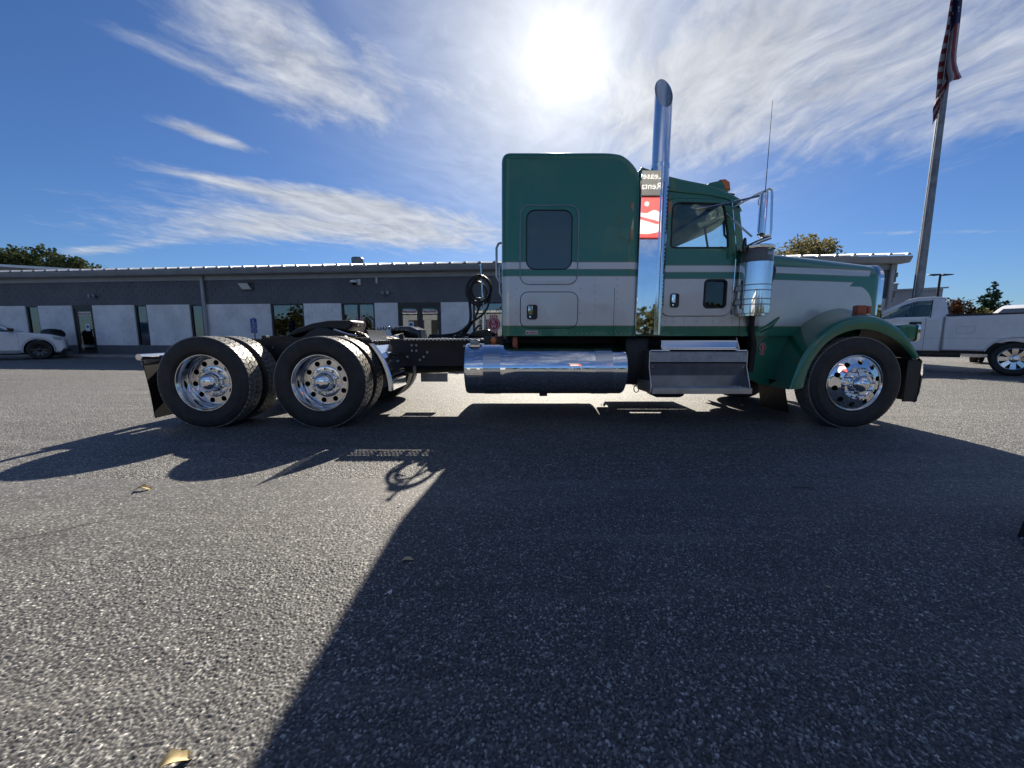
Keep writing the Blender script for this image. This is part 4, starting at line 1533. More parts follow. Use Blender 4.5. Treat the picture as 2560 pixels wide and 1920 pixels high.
def cab():
    hw = 4.575
    roofz = [(1.44, 2.93), (1.785, 2.815), (2.22, 2.735), (2.44, 2.655), (2.60, 2.575), (2.565, 2.50)]
    # near and far side walls with the door opening cut out
    side = [(1.44, 1.05), (2.90, 1.05), (2.90, 1.93), (2.665, 2.03), (2.575, 2.50), (2.44, 2.655), (2.22, 2.735), (1.785, 2.815), (1.44, 2.90)]
    glass_hole = roundpoly([(1.815, 2.052), (2.474, 2.052), (2.462, 2.20), (2.395, 2.53), (1.815, 2.545)], [.05, .03, .02, .07, .10])
    peep = rrect(2.235, 1.380, 2.482, 1.690, .04)
    def big(h, g):
        c = Vector((sum(p[0] for p in h) / len(h), sum(p[1] for p in h) / len(h)))
        return [tuple(c + (Vector(p) - c) * (1 + g)) for p in h]
    b = B()
    b.plate(side, [big(glass_hole, .06), big(peep, .08)], hw, hw + .05)
    c = tp(b, 'cab_side', 'truck_paint', smooth=30)
    mirror_y(c)
    # door skin
    door = roundpoly([(1.745, 1.285), (2.552, 1.285), (2.56, 2.02), (2.470, 2.575), (1.745, 2.590)], [.10, .12, .05, .09, .12], 6)
    def one_door(near):
        b = B()
        b.plate(door, [glass_hole, peep], hw - .014, hw - .001)
        d = tp(b, 'door', 'truck_paint', smooth=30)
        b = B()
        b.tube([(x, hw - .006, z) for x, z in door], .0075, 6, closed=True)
        parts = [tp(b, 'seal', 'black', d)]
        b = B()
        b.plate(glass_hole, [], hw + .004, hw + .008)
        parts.append(tp(b, 'window', 'cab_glass', d, smooth=0))
        b = B()
        b.tube([(x, hw - .013, z) for x, z in glass_hole], .010, 6, closed=True)
        parts.append(tp(b, 'window_seal', 'black', d))
        b = B()
        b.plate(peep, [], hw + .001, hw + .004)
        parts.append(tp(b, 'peep_window', 'car_glass', d, smooth=0))
        b = B()
        b.tube([(x, hw - .014, z) for x, z in peep], .013, 6, closed=True)
        parts.append(tp(b, 'peep_seal', 'black', d))
        b = B()
        b.tube([(2.562, hw - .018, 1.30), (2.566, hw - .018, 2.02), (2.478, hw - .018, 2.56)], .006, 6)
        parts.append(tp(b, 'hinge_trim', 'chrome', d))
        latch(d, 1.838, 1.378, 1.940, 1.540, hw - .014)
        if not near:
            for o in [d] + list(d.children):
                me = o.data.copy()
                for v in me.vertices:
                    v.co.y = -v.co.y
                me.flip_normals()
                o.data = me
    one_door(True)
    one_door(False)
    # roof shell
    b = B()
    top = roofz[:5]
    out = roundpoly(top + [(2.565, 2.515), (2.40, 2.585), (2.2, 2.62), (1.785, 2.66), (1.44, 2.70)], [.03, .3, .2, .1, .03, 0, 0, 0, 0, 0])
    b.rounded(out, hw - .012, 11.0 - hw + .012, .016, seg=3)
    for v in b.bm.verts:       # crowned roof
        q = (v.co.y - 5.5) / .93
        if v.co.z > 2.6:
            v.co.z += .08 * (1 - q * q)
    tp(b, 'cab_roof', 'truck_paint', smooth=50)
    # back wall, floor, dash, firewall
    b = B()
    b.box((1.45, hw + .05, 1.06), (1.50, 10.95 - hw, 2.74))
    tp(b, 'back_wall', 'headliner', smooth=0)
    b = B()
    b.box((1.5, hw + .05, 1.09), (2.86, 10.95 - hw, 1.13))
    tp(b, 'floor', 'trim_grey', smooth=0)
    b = B()
    b.rounded([(2.38, 1.60), (2.86, 1.55), (2.86, 1.96), (2.66, 2.06), (2.44, 2.09), (2.36, 1.98)], hw + .06, 10.94 - hw, .03, seg=2)
    tp(b, 'dashboard', 'trim_grey')
    b = B()
    b.box((2.86, hw + .05, 1.06), (2.895, 10.95 - hw, 1.95))
    tp(b, 'firewall', 'black', smooth=0)
    # windscreen, its centre post and visor
    bz, tz = (2.675, 2.035), (2.578, 2.52)
    b = B()
    b.quadgrid([[(bz[0], hw + .07, bz[1]), (bz[0] + .07, 5.5, bz[1]), (bz[0], 10.93 - hw, bz[1])], [(tz[0], hw + .07, tz[1]), (tz[0] + .05, 5.5, tz[1]), (tz[0], 10.93 - hw, tz[1])]])
    tp(b, 'windscreen', 'cab_glass', smooth=0)
    b = B()
    b.tube([(bz[0] + .075, 5.5, bz[1]), (tz[0] + .055, 5.5, tz[1] + .03)], .014, 8)
    tp(b, 'windscreen_post', 'black')
    b = B()
    b.quadgrid([[(2.38, hw - .02, 2.52), (2.42, 5.5, 2.57), (2.38, 11.02 - hw, 2.52)], [(2.55, hw - .03, 2.505), (2.62, 5.5, 2.53), (2.55, 11.03 - hw, 2.505)], [(2.615, hw + .02, 2.46), (2.74, 5.5, 2.47), (2.615, 10.98 - hw, 2.46)]])
    b.quadgrid([[(2.38, hw - .02, 2.53), (2.42, 5.5, 2.58), (2.38, 11.02 - hw, 2.53)], [(2.55, hw - .03, 2.517), (2.62, 5.5, 2.54), (2.55, 11.03 - hw, 2.517)], [(2.62, hw + .02, 2.465), (2.745, 5.5, 2.475), (2.62, 10.98 - hw, 2.465)]])
    tp(b, 'sun_visor', 'fender_green', smooth=60)
    b = B()
    b.box((2.655, hw - .012, 1.99), (2.90, hw + .04, 2.03), bev=.006)
    tp(b, 'cowl_trim', 'black', smooth=0)
    # seats and wheel
    for y in (4.95, 6.05):
        b = B()
        b.rounded([(1.72, 1.40), (2.22, 1.42), (2.24, 1.55), (1.85, 1.56), (1.74, 1.95), (1.70, 2.22), (1.60, 2.22), (1.60, 1.60)], y - .25, y + .25, .06, seg=3)
        b.box((1.75, y - .2, 1.12), (2.1, y + .2, 1.42), bev=.03)
        st = tp(b, 'seat', 'seat')
        b = B()
        b.rounded(rrect(1.60, 2.22, 1.72, 2.42, .05), y - .13, y + .13, .04, seg=3)
        tp(b, 'headrest', 'seat', st)
    b = B()
    c0 = Vector((2.20, 6.05, 1.98))
    ax = Vector((-.62, 0, .78)).normalized()
    u = ax.orthogonal().normalized()
    v = ax.cross(u)
    b.tube([c0 + (u * math.cos(2 * math.pi * k / 28) + v * math.sin(2 * math.pi * k / 28)) * .235 for k in range(28)], .016, 8, closed=True)
    for k in range(3):
        a = 2 * math.pi * k / 3
        b.tube([c0, c0 + (u * math.cos(a) + v * math.sin(a)) * .23], .012, 6)
    b.tube([c0, c0 - ax * .5], .03, 8)
    tp(b, 'steering_wheel', 'black')
    b = B()
    b.tube([(2.52, hw + .1, 2.18), (2.48, hw + .1, 2.22), (2.46, hw + .1, 2.36), (2.50, hw + .1, 2.42)], .014, 8)
    tp(b, 'grab_handle', 'trim_grey')
    # plate row and rivets below the door
    b = B()
    for gx, n in ((1.80, 1), (1.88, 2), (2.02, 1), (2.16, 2), (2.36, 1), (2.44, 3), (2.58, 1)):
        for i in range(n):
            for z in (1.20, 1.225, 1.262):
                b.lathe([(0.0, -.003), (.005, -.002), (.0065, 0.0)], (gx + i * .022, hw, z), 'Y', 6)
    for i in range(9):
        b.lathe([(0.0, -.003), (.004, -.002), (.0055, 0.0)], (1.78 + i * .13, hw, 1.145), 'Y', 6)
    tp(b, 'rivet', 'steel_grey', kind='stuff')
    b = B()
    b.box((2.668, hw - .002, 1.055), (2.673, hw + .001, 1.95))
    tp(b, 'panel_seam', 'black', smooth=0)
    # roof lamps
    for y in (4.82, 5.16, 5.5, 5.84, 6.18):
        q = (y - 5.5) / .93
        z = 2.755 + .08 * (1 - q * q)
        b = B()
        b.rounded([(2.22, z - .06), (2.32, z + .045), (2.46, z + .075), (2.50, z + .07), (2.53, z - .08)], y - .055, y + .055, .03, seg=3)
        lp = tp(b, 'roof_lamp', 'fender_green')
        b = B()
        b.rounded([(2.44, z + .078), (2.50, z + .084), (2.555, z + .05), (2.57, z - .04), (2.50, z - .04)], y - .058, y + .058, .02, seg=3)
        tp(b, 'lens', 'amber', lp)
    b = B()
    b.tube([(1.95, 5.9, 2.80), (1.95, 5.9, 3.25)], .004, 5)
    tp(b, 'radio_aerial', 'black')
    b = B()
    b.tube([(2.4, 4.9, 2.76), (2.47, 4.78, 2.72), (2.55, 4.65, 2.66)], .01, 6)
    tp(b, 'roof_wiring', 'black')
    # polished plate and exhaust stack
    b = B()
    b.box((1.398, 4.385, 1.064), (1.605, 4.397, 2.815), bev=.003)
    pl = tp(b, 'polished_panel', 'chrome', smooth=0)
    b = B()
    b.box((1.42, 4.397, 1.1), (1.58, 4.62, 2.75))
    tp(b, 'panel_backing', 'black', pl, smooth=0)
    cx, cy, r = 1.637, 4.512, .094
    b = B()
    n = 40
    prof = [(r, 1.064), (r, 2.876), (r + .004, 2.876), (r + .005, 2.915), (r, 2.92)]
    b.lathe(prof, (cx, cy, 0), 'Z', n)
    st = tp(b, 'exhaust_stack', 'chrome', smooth=40)
    b = B()
    def top(t):
        k = (1 + math.sin(t)) / 2       # 0 at the near side (-Y), 1 at the far side
        return 3.46 + .385 * k
    rows = []
    for i in range(9):
        f = i / 8
        rows.append([(cx + r * math.cos(2 * math.pi * k / n), cy + r * math.sin(2 * math.pi * k / n), 2.92 + (top(2 * math.pi * k / n) - 2.92) * f) for k in range(n)])
    rows.append([(cx + (r - .006) * math.cos(2 * math.pi * k / n), cy + (r - .006) * math.sin(2 * math.pi * k / n), top(2 * math.pi * k / n) - .002) for k in range(n)])
    b.quadgrid(rows, closed_v=True)
    tp(b, 'upper_pipe', 'chrome', st, smooth=40, fix=True)
    b = B()
    rows = []
    for i in range(5):
        f = i / 4
        rows.append([(cx + (r - .007) * math.cos(2 * math.pi * k / n), cy + (r - .007) * math.sin(2 * math.pi * k / n), (top(2 * math.pi * k / n) - .004) * (1 - f) + 3.0 * f) for k in range(n)])
    b.quadgrid(rows, closed_v=True)
    tp(b, 'pipe_bore', 'brushed', st, smooth=40)
    b = B()
    rs = r + .007
    b.lathe([(rs, 1.36), (rs, 2.72)], (cx, cy, 0), 'Z', 24, a0=R(-80), a1=R(40))
    b.lathe([(rs - .004, 1.36), (rs - .004, 2.72)], (cx, cy, 0), 'Z', 24, a0=R(-80), a1=R(40))
    hs = tp(b, 'heat_shield', 'chrome', st, smooth=40)
    b = B()
    for i in range(30):
        z = 1.40 + i * .0435
        if 16 <= i <= 17:
            continue
        for j, a in enumerate((-50, -34, -18)):
            zz = z + (.0218 if j % 2 else 0)
            ctr = Vector((cx + (rs + .0012) * math.cos(R(a)), cy + (rs + .0012) * math.sin(R(a)), zz))
            nrm = Vector((math.cos(R(a)), math.sin(R(a)), 0))
            tan = Vector((-nrm.y, nrm.x, 0))
            b.poly([ctr + tan * .0125 * math.cos(2 * math.pi * q / 8) + Vector((0, 0, 1)) * .0125 * math.sin(2 * math.pi * q / 8) for q in range(8)])
    tp(b, 'punched_hole', 'black', st, smooth=0, kind='stuff')


cab()


def mirror_and_cleaner():
    # west coast mirror on its arms
    yc = 4.24
    b = B()
    turn = Matrix.Translation((2.642, yc, 0)) @ Matrix.Rotation(R(-33), 4, 'Z') @ Matrix.Translation((-2.642, -yc, 0))
    b.rounded(rrect(2.610, 2.095, 2.676, 2.535, .02), yc - .085, yc + .085, .022, seg=3)
    b.xform(turn)
    mo = tp(b, 'side_mirror', 'chrome', smooth=40)
    b = B()
    b.box((2.601, yc - .07, 2.12), (2.611, yc + .07, 2.51))
    b.xform(turn)
    tp(b, 'mirror_face', 'chrome', mo, smooth=0)
    b = B()
    b.tube([(2.655, yc, 2.10), (2.735, yc, 2.11), (2.74, yc, 2.16), (2.72, yc - .0, 2.52), (2.715, yc, 2.56), (2.69, yc, 2.575), (2.60, yc + .06, 2.54), (2.46, hw_ := 4.52, 2.47)], .0115, 8)
    tp(b, 'mirror_arm', 'chrome_soft', mo)
    b = B()
    b.tube([(2.08, 4.565, 2.475), (2.30, 4.50, 2.495), (2.62, yc + .02, 2.515)], .0115, 8)
    tp(b, 'mirror_arm', 'chrome_soft', mo)
    b = B()
    b.tube([(2.42, 4.555, 2.42), (2.60, yc + .1, 2.12)], .0105, 8)
    tp(b, 'mirror_arm', 'chrome_soft', mo)
    b = B()
    b.tube([(2.58, 4.56, 2.02), (2.66, 4.35, 2.07), (2.74, yc, 2.105)], .0115, 8)
    b.tube([(2.60, 4.50, 2.00), (2.68, 4.30, 2.055), (2.75, yc, 2.08)], .010, 8)
    tp(b, 'mirror_arm', 'steel_grey', mo, kind='stuff')
    b = B()
    b.tube([(2.645, yc, 2.53), (2.648, yc, 3.425)], [.0045, .0022], 5)
    tp(b, 'whip_aerial', 'black', mo)
    b = B()
    b.tube([(2.61, yc, 2.50), (2.585, yc, 2.48), (2.58, yc, 2.43), (2.60, yc, 2.40)], .0035, 5)
    tp(b, 'aerial_cable', 'black', mo)
    b = B()
    b.tube([(2.563, 4.40, z) for z in (1.945, 1.96, 2.03, 2.11, 2.125)], [.004, .016, .024, .016, .004], 10)
    tp(b, 'spot_mirror', 'black_gloss', mo)
    # air cleaner
    cx, cy, r = 2.752, 4.475, .168
    b = B()
    b.lathe([(r - .015, 1.300), (r, 1.306), (r, 1.862), (r + .004, 1.866)], (cx, cy, 0), 'Z', 56)
    b.lathe([(0.0, 1.272), (r - .04, 1.272), (r - .032, 1.276), (r - .032, 1.300), (r - .015, 1.300)], (cx, cy, 0), 'Z', 56)
    ac = tp(b, 'air_cleaner', 'chrome', smooth=40)
    b = B()
    b.lathe([(r - .006, 1.868), (r - .006, 2.005)], (cx, cy, 0), 'Z', 56)
    tp(b, 'intake_screen', 'clear_plastic', ac, smooth=40)
    b = B()
    b.lathe([(r - .06, 1.868), (r - .06, 2.005)], (cx, cy, 0), 'Z', 40)
    tp(b, 'filter_core', 'trim_grey', ac, smooth=40)
    b = B()
    b.lathe([(r + .003, 2.002), (r + .006, 2.006), (r + .006, 2.034), (r - .002, 2.042), (0.0, 2.048)], (cx, cy, 0), 'Z', 56)
    tp(b, 'cap', 'chrome', ac, smooth=40)
    for z in (1.585, 1.430):
        b = B()
        for dz in (-.03, .03):
            b.lathe([(r, z + dz - .006), (r + .005, z + dz - .005), (r + .005, z + dz + .005), (r, z + dz + .006)], (cx, cy, 0), 'Z', 56)
        tp(b, 'clamp_band', 'steel_grey', ac, kind='stuff')
        b = B()
        b.box((2.58, 4.45, z - .026), (2.64, 4.57, z + .026), bev=.004)
        tp(b, 'mounting_bracket', 'brushed', ac, smooth=0)
    # black rubber elbow into the bonnet and the cowl scoop
    b = B()
    b.rounded(roundpoly([(2.86, 1.50), (2.98, 1.62), (3.03, 1.80), (2.99, 1.88), (2.86, 1.90), (2.78, 1.7)], .05), 4.50, 4.75, .04, seg=3)
    tp(b, 'intake_elbow', 'black', ac)
    b = B()
    b.tube([(2.78, 4.52, 1.28), (2.80, 4.55, 1.12), (2.86, 4.60, .95), (2.86, 4.62, .62)], [.035, .03, .045, .038], 10)
    tp(b, 'drain_pipe', 'black', ac)
    b = B()
    b.tube([(2.86, 4.50, 1.10), (2.95, 4.46, 1.16), (3.04, 4.44, 1.26)], [.02, .035, .012], 8)
    tp(b, 'side_deflector', 'fender_green', ac)
    b = B()
    b.plate(roundpoly([(2.62, 1.30), (2.70, 1.30), (2.70, 1.68), (2.62, 1.68)], .015), [], 4.545, 4.575)
    tp(b, 'vent_panel', 'brushed', smooth=0)
    b = B()
    b.box((2.642, 4.535, 1.36), (2.680, 4.546, 1.66), bev=.003)
    tp(b, 'vent_slot', 'black', smooth=0)


mirror_and_cleaner()


def bonnet():
    # loft of cross sections from the cowl to the grille
    def section(x):
        t = (x - 2.90) / (4.60 - 2.90)
        hw = .90 - .335 * t ** 1.05
        zt = 2.035 - .10 * t
        r = .13
        zb = 1.05
        pts = [(hw + .0, zb), (hw, zb + .25), (hw, zt - r - .06)]
        for k in range(1, 7):
            a = R(90 * k / 6)
            pts.append((hw - r + r * math.cos(a), zt - r - .0 + r * math.sin(a) - .05 * (1 - k / 6)))
        pts.append((hw * .5, zt + .025))
        pts.append((0, zt + .035))
        full = [(x, 5.5 - p, z) for p, z in pts] + [(x, 5.5 + p, z) for p, z in reversed(pts[:-1])]
        return full
    xs = [2.90, 3.1, 3.3, 3.6, 3.9, 4.2, 4.4, 4.52, 4.575]
    rows = [section(x) for x in xs]
    last = section(4.6)
    rows.append([(4.6, 5.5 + (p[1] - 5.5) * .975, p[2] - .012 * (1 if p[2] > 1.6 else 0)) for p in last])
    b = B()
    vs = b.quadgrid(rows)
    b.face(vs[0])
    b.face(vs[-1])
    h = tp(b, 'bonnet', 'truck_paint', smooth=40)
    # chrome grille shell and bars
    b = B()
    sec = [p for p in section(4.6)]
    rowsg = []
    for xx, g in ((4.585, .985), (4.60, 1.02), (4.64, 1.025), (4.655, .99), (4.655, .90), (4.62, .88)):
        rowsg.append([(xx, 5.5 + (p[1] - 5.5) * g, 1.5 + (max(p[2], .72) - 1.5) * (1 + (g - 1) * .8) - (.0)) for p in sec])
    for r_ in rowsg:
        for i, p in enumerate(r_):
            if i in (0, len(r_) - 1):
                r_[i] = (p[0], p[1], .75)
    b.quadgrid(rowsg)
    g = tp(b, 'grille_shell', 'chrome', smooth=40)
    b = B()
    for k in range(19):
        y = 5.02 + k * .0533
        b.box((4.618, y - .008, .78), (4.645, y + .008, 1.84))
    tp(b, 'grille_bar', 'chrome', g, smooth=0, kind='stuff')
    b = B()
    b.box((4.60, 4.98, .76), (4.615, 6.02, 1.86))
    tp(b, 'radiator', 'black', g, smooth=0)
    # fender: lofted from lip to bonnet
    fi = [(3.294, .470), (3.338, .697), (3.452, .912), (3.599, 1.045), (3.791, 1.118), (3.991, 1.118), (4.200, 1.045), (4.346, .952), (4.469, .832), (4.500, .798)]
    fo = [(3.131, .451), (3.223, .778), (3.362, 1.006), (3.583, 1.185), (3.816, 1.252), (4.042, 1.246), (4.254, 1.151), (4.404, 1.019), (4.502, .885), (4.553, .805)]
    fb = [(3.200, .430), (3.320, .900), (3.470, 1.140), (3.680, 1.295), (3.960, 1.375), (4.150, 1.365), (4.330, 1.25), (4.46, 1.09), (4.53, .93), (4.56, .84)]
    n = 44
    A, O, K = resample([(p[0], 0, p[1]) for p in fi], n), resample([(p[0], 0, p[1]) for p in fo], n), resample([(p[0], 0, p[1]) for p in fb], n)
    mid = [(a * .5 + o * .5) for a, o in zip(A, O)]
    cen = Vector((3.88, 0, .52))
    def at(v, y):
        return (v.x, y, v.z)
    up = [o.lerp(k, .28) + (o - cen).normalized() * .006 for o, k in zip(O, K)]
    up2 = [o.lerp(k, .65) + (o - cen).normalized() * .010 for o, k in zip(O, K)]
    up2 = [o.lerp(k, .60) - (o - cen).normalized() * .004 for o, k in zip(O, K)]
    K1 = [k + (k - cen).normalized() * .012 for k in K]
    K2 = [k - (k - cen).normalized() * .004 for k in K]
    rows = [[at(a + (a - cen).normalized() * .01, 4.345) for a in A], [at(a, 4.312) for a in A], [at(a.lerp(m, .5), 4.296) for a, m in zip(A, mid)], [at(m, 4.286) for m in mid],
            [at(m.lerp(o, .6), 4.288) for m, o in zip(mid, O)], [at(o, 4.305) for o in O], [at(o.lerp(u, .45), 4.35) for o, u in zip(O, up)], [at(u, 4.45) for u in up], [at(u, 4.62) for u in up2], [at(k, 4.78) for k in K], [at(k, 4.84) for k in K1], [at(k, 4.89) for k in K2], [at(k - (k - cen).normalized() * .05, 4.93) for k in K], [at(k - (k - cen).normalized() * .10, 5.02) for k in K]]
    b = B()
    b.quadgrid(rows)
    fd = tp(b, 'front_fender', 'fender_green', smooth=50)
    b = B()
    rows = [[at(a + (a - cen).normalized() * .02, 4.34) for a in A], [at(k - (k - cen).normalized() * .09, 4.98) for k in K]]
    b.quadgrid(rows)
    ln = tp(b, 'fender_liner', 'black', fd, smooth=50)
    m2 = mirror_y(fd)
    m3 = mirror_y(ln)
    m3.parent = m2
    # green skirt between step and fender, badge on it
    for sgn in (1, -1):
        b = B()
        ya, yb = 4.74, 4.80
        b.plate(roundpoly([(2.90, .56), (3.08, .45), (3.30, .45), (3.42, .95), (3.62, 1.20), (3.5, 1.30), (2.90, 1.10)], .04), [], ya, yb)
        o = tp(b, 'bonnet_skirt', 'fender_green', smooth=30)
        if sgn < 0:
            me = o.data
            for v in me.vertices:
                v.co.y = -v.co.y
            me.flip_normals()
    emblem('emblem', TR, (3.07, 4.735 - 0.0, .91), .040, org=TB)
    # turn signal on the fender
    b = B()
    b.tube([(4.02, 4.52, 1.24), (4.02, 4.52, 1.31)], .018, 8)
    ts = tp(b, 'turn_signal', 'steel_grey')
    b = B()
    b.rounded(rrect(3.955, 1.295, 4.06, 1.40, .012), 4.47, 4.55, .012, seg=2)
    tp(b, 'lens', 'amber_dark', ts)
    b = B()
    b.rounded(rrect(4.068, 1.302, 4.115, 1.392, .01), 4.47, 4.55, .012, seg=2)
    tp(b, 'lens', 'amber_dark', ts)
    # bumper, headlight pods, splash flap
    b = B()
    prof = [(4.63, .30), (4.665, .42), (4.675, .60), (4.66, .76), (4.62, .80)]
    rows = []
    for k in range(25):
        y = 4.30 + 2.40 * k / 24
        q = abs(y - 5.5) / 1.2
        back = .06 * max(0, (q - .8) / .2) ** 2
        rows.append([(x - back, y, z) for x, z in prof])
    b.quadgrid(rows)
    bp = tp(b, 'bumper', 'chrome', smooth=50)
    b = B()
    for y in (4.31, 6.67):
        b.box((4.44, y, .31), (4.60, y + .02, .78), bev=.006)
    b.box((4.5, 4.34, .77), (4.60, 6.66, .79))
    tp(b, 'bumper_inner', 'black', bp, smooth=0, kind='stuff')
    for s in (0, 1):
        y = 4.40 if s == 0 else 6.36
        b = B()
        b.rounded(roundpoly([(4.40, 1.00), (4.60, 1.00), (4.60, 1.17), (4.50, 1.185), (4.38, 1.17)], .03), y, y + .24, .03, seg=3)
        hp = tp(b, 'headlight', 'fender_green')
        b = B()
        b.plate(rrect(y - .005, .99, y + .245, 1.185, .03), [rrect(y + .02, 1.01, y + .22, 1.165, .02)], 4.595, 4.625, plane='YZ')
        tp(b, 'bezel', 'chrome', hp, smooth=30)
        b = B()
        b.box((4.59, y + .02, 1.01), (4.605, y + .22, 1.165))
        tp(b, 'lens', 'white_flat', hp, smooth=0)
    b = B()
    b.quadgrid([[(4.52, 4.36, .80), (4.52, 4.95, .80)], [(4.53, 4.36, .32), (4.53, 4.95, .32)]])
    b.quadgrid([[(4.53, 4.36, .80), (4.53, 4.95, .80)], [(4.54, 4.36, .32), (4.54, 4.95, .32)]])
    tp(b, 'splash_guard', 'black', smooth=0)
    # mudflap behind the steer tyre
    for ya, yb in ((4.50, 4.95), (6.05, 6.5)):
        b = B()
        b.quadgrid([[(3.20, ya, .52), (3.17, yb, .52)], [(3.24, ya, .33), (3.21, yb, .33)], [(3.29, ya, .14), (3.25, yb, .14)]])
        b.quadgrid([[(3.21, ya, .52), (3.18, yb, .52)], [(3.25, ya, .33), (3.22, yb, .33)], [(3.30, ya, .14), (3.26, yb, .14)]])
        tp(b, 'mudflap', 'black', smooth=40)


bonnet()


def steps():
    def one():
        parts = []
        # upper step: folded bright channel under the door
        b = B()
        prof = [(4.62, 1.005), (4.50, 1.005), (4.478, .998), (4.470, .985), (4.470, .925), (4.462, .910), (4.435, .905), (4.43, .895), (4.60, .895)]
        b.quadgrid([[(1.725, y, z) for y, z in prof], [(2.600, y, z) for y, z in prof]])
        us = tp(b, 'upper_step', 'chrome_soft', smooth=40)
        b = B()
        b.plate([(4.42, .89), (4.66, .89), (4.66, 1.03), (4.50, 1.03)], [], 2.602, 2.612, plane='YZ')
        tp(b, 'end_plate', 'brushed', us, smooth=0)
        b = B()
        for i in range(17):
            x = 1.80 + i * .047
            b.box((x, 4.438, .9055), (x + .022, 4.462, .911), bev=.002, seg=1)
        tp(b, 'grip_tooth', 'brushed', us, smooth=0, kind='stuff')
        # box below
        b = B()
        b.quadgrid([[(1.572, 4.40, .876), (2.665, 4.40, .876)], [(1.566, 4.372, .868), (2.668, 4.372, .868)], [(1.560, 4.366, .758), (2.672, 4.366, .758)]])
        bx = tp(b, 'step_box', 'steel_grey', smooth=30)
        b = B()
        b.quadgrid([[(1.562, 4.378, .742), (2.668, 4.378, .742)], [(1.562, 4.366, .738), (2.668, 4.366, .738)], [(1.566, 4.40, .60), (2.66, 4.40, .60)]])
        tp(b, 'riser', 'steel_grey', bx, smooth=0)
        b = B()
        b.box((1.57, 4.41, .735), (2.66, 4.42, .765))
        tp(b, 'gap_liner', 'black', bx, smooth=0)
        b = B()
        b.quadgrid([[(1.572, 4.402, .600), (2.66, 4.402, .600)], [(1.58, 4.46, .47), (2.66, 4.46, .47)]])
        tp(b, 'riser_plate', 'brushed', bx, smooth=0)
        for x in (1.555, 2.662):
            b = B()
            b.plate([(4.366, .878), (4.95, .878), (4.95, .42), (4.30, .405), (4.27, .43), (4.27, .475), (4.362, .70)], [], x, x + .010, plane='YZ')
            tp(b, 'end_plate', 'brushed', bx, smooth=0)
        for xa, xb in ((1.562, 1.79), (2.545, 2.668)):
            b = B()
            b.rounded(rrect(xa, .868, xb, .896, .012), 4.362, 4.55, .014, seg=3)
            tp(b, 'corner_cap', 'chrome', bx)
        b = B()
        b.box((1.568, 4.255, .462), (2.675, 4.47, .470))
        b.box((1.566, 4.247, .408), (2.678, 4.256, .470), bev=.002)
        tr = tp(b, 'tread_plate', 'brushed', bx, smooth=0, kind='stuff')
        b = B()
        for i in range(44):
            for j in range(4):
                x = 1.60 + i * .0242 + (.012 if j % 2 else 0)
                y = 4.285 + j * .047
                a = R(45 if (i + j) % 2 else -45)
                m = Matrix.Rotation(a, 3, 'Z')
                b.box((x - .014, y - .0035, .470), (x + .014, y + .0035, .4745), rot=m)
        tp(b, 'grip_bar', 'brushed', bx, smooth=0, kind='stuff')
        b = B()
        for x in (1.60, 1.76, 1.93, 2.10, 2.27, 2.44, 2.60, 2.64):
            b.lathe([(0.0, -.004), (.007, -.003), (.009, .0)], (x, 4.366, .812), 'Y', 8)
        for x in (1.60, 2.63):
            b.lathe([(0.0, -.004), (.007, -.003), (.009, .0)], (x, 4.372, .70), 'Y', 8)
        tp(b, 'bolt', 'brushed', bx, kind='stuff')
        b = B()
        b.quadgrid([[(1.47, 4.50, .56), (1.555, 4.30, .55)], [(1.48, 4.50, .43), (1.556, 4.28, .41)]])
        tp(b, 'side_guard', 'brushed', bx, smooth=0)
        b = B()
        b.tube([(1.475 + .03 * math.cos(R(a)), 4.52, .43 + .045 * math.sin(R(a))) for a in range(0, 360, 30)], .006, 6, closed=True)
        tp(b, 'pull_ring', 'black', bx)
        return us, bx
    us, bx = one()
    for o in (us, bx):
        m = mirror_y(o)
        for ch in list(o.children):
            c = mirror_y(ch)
            c.parent = m


steps()


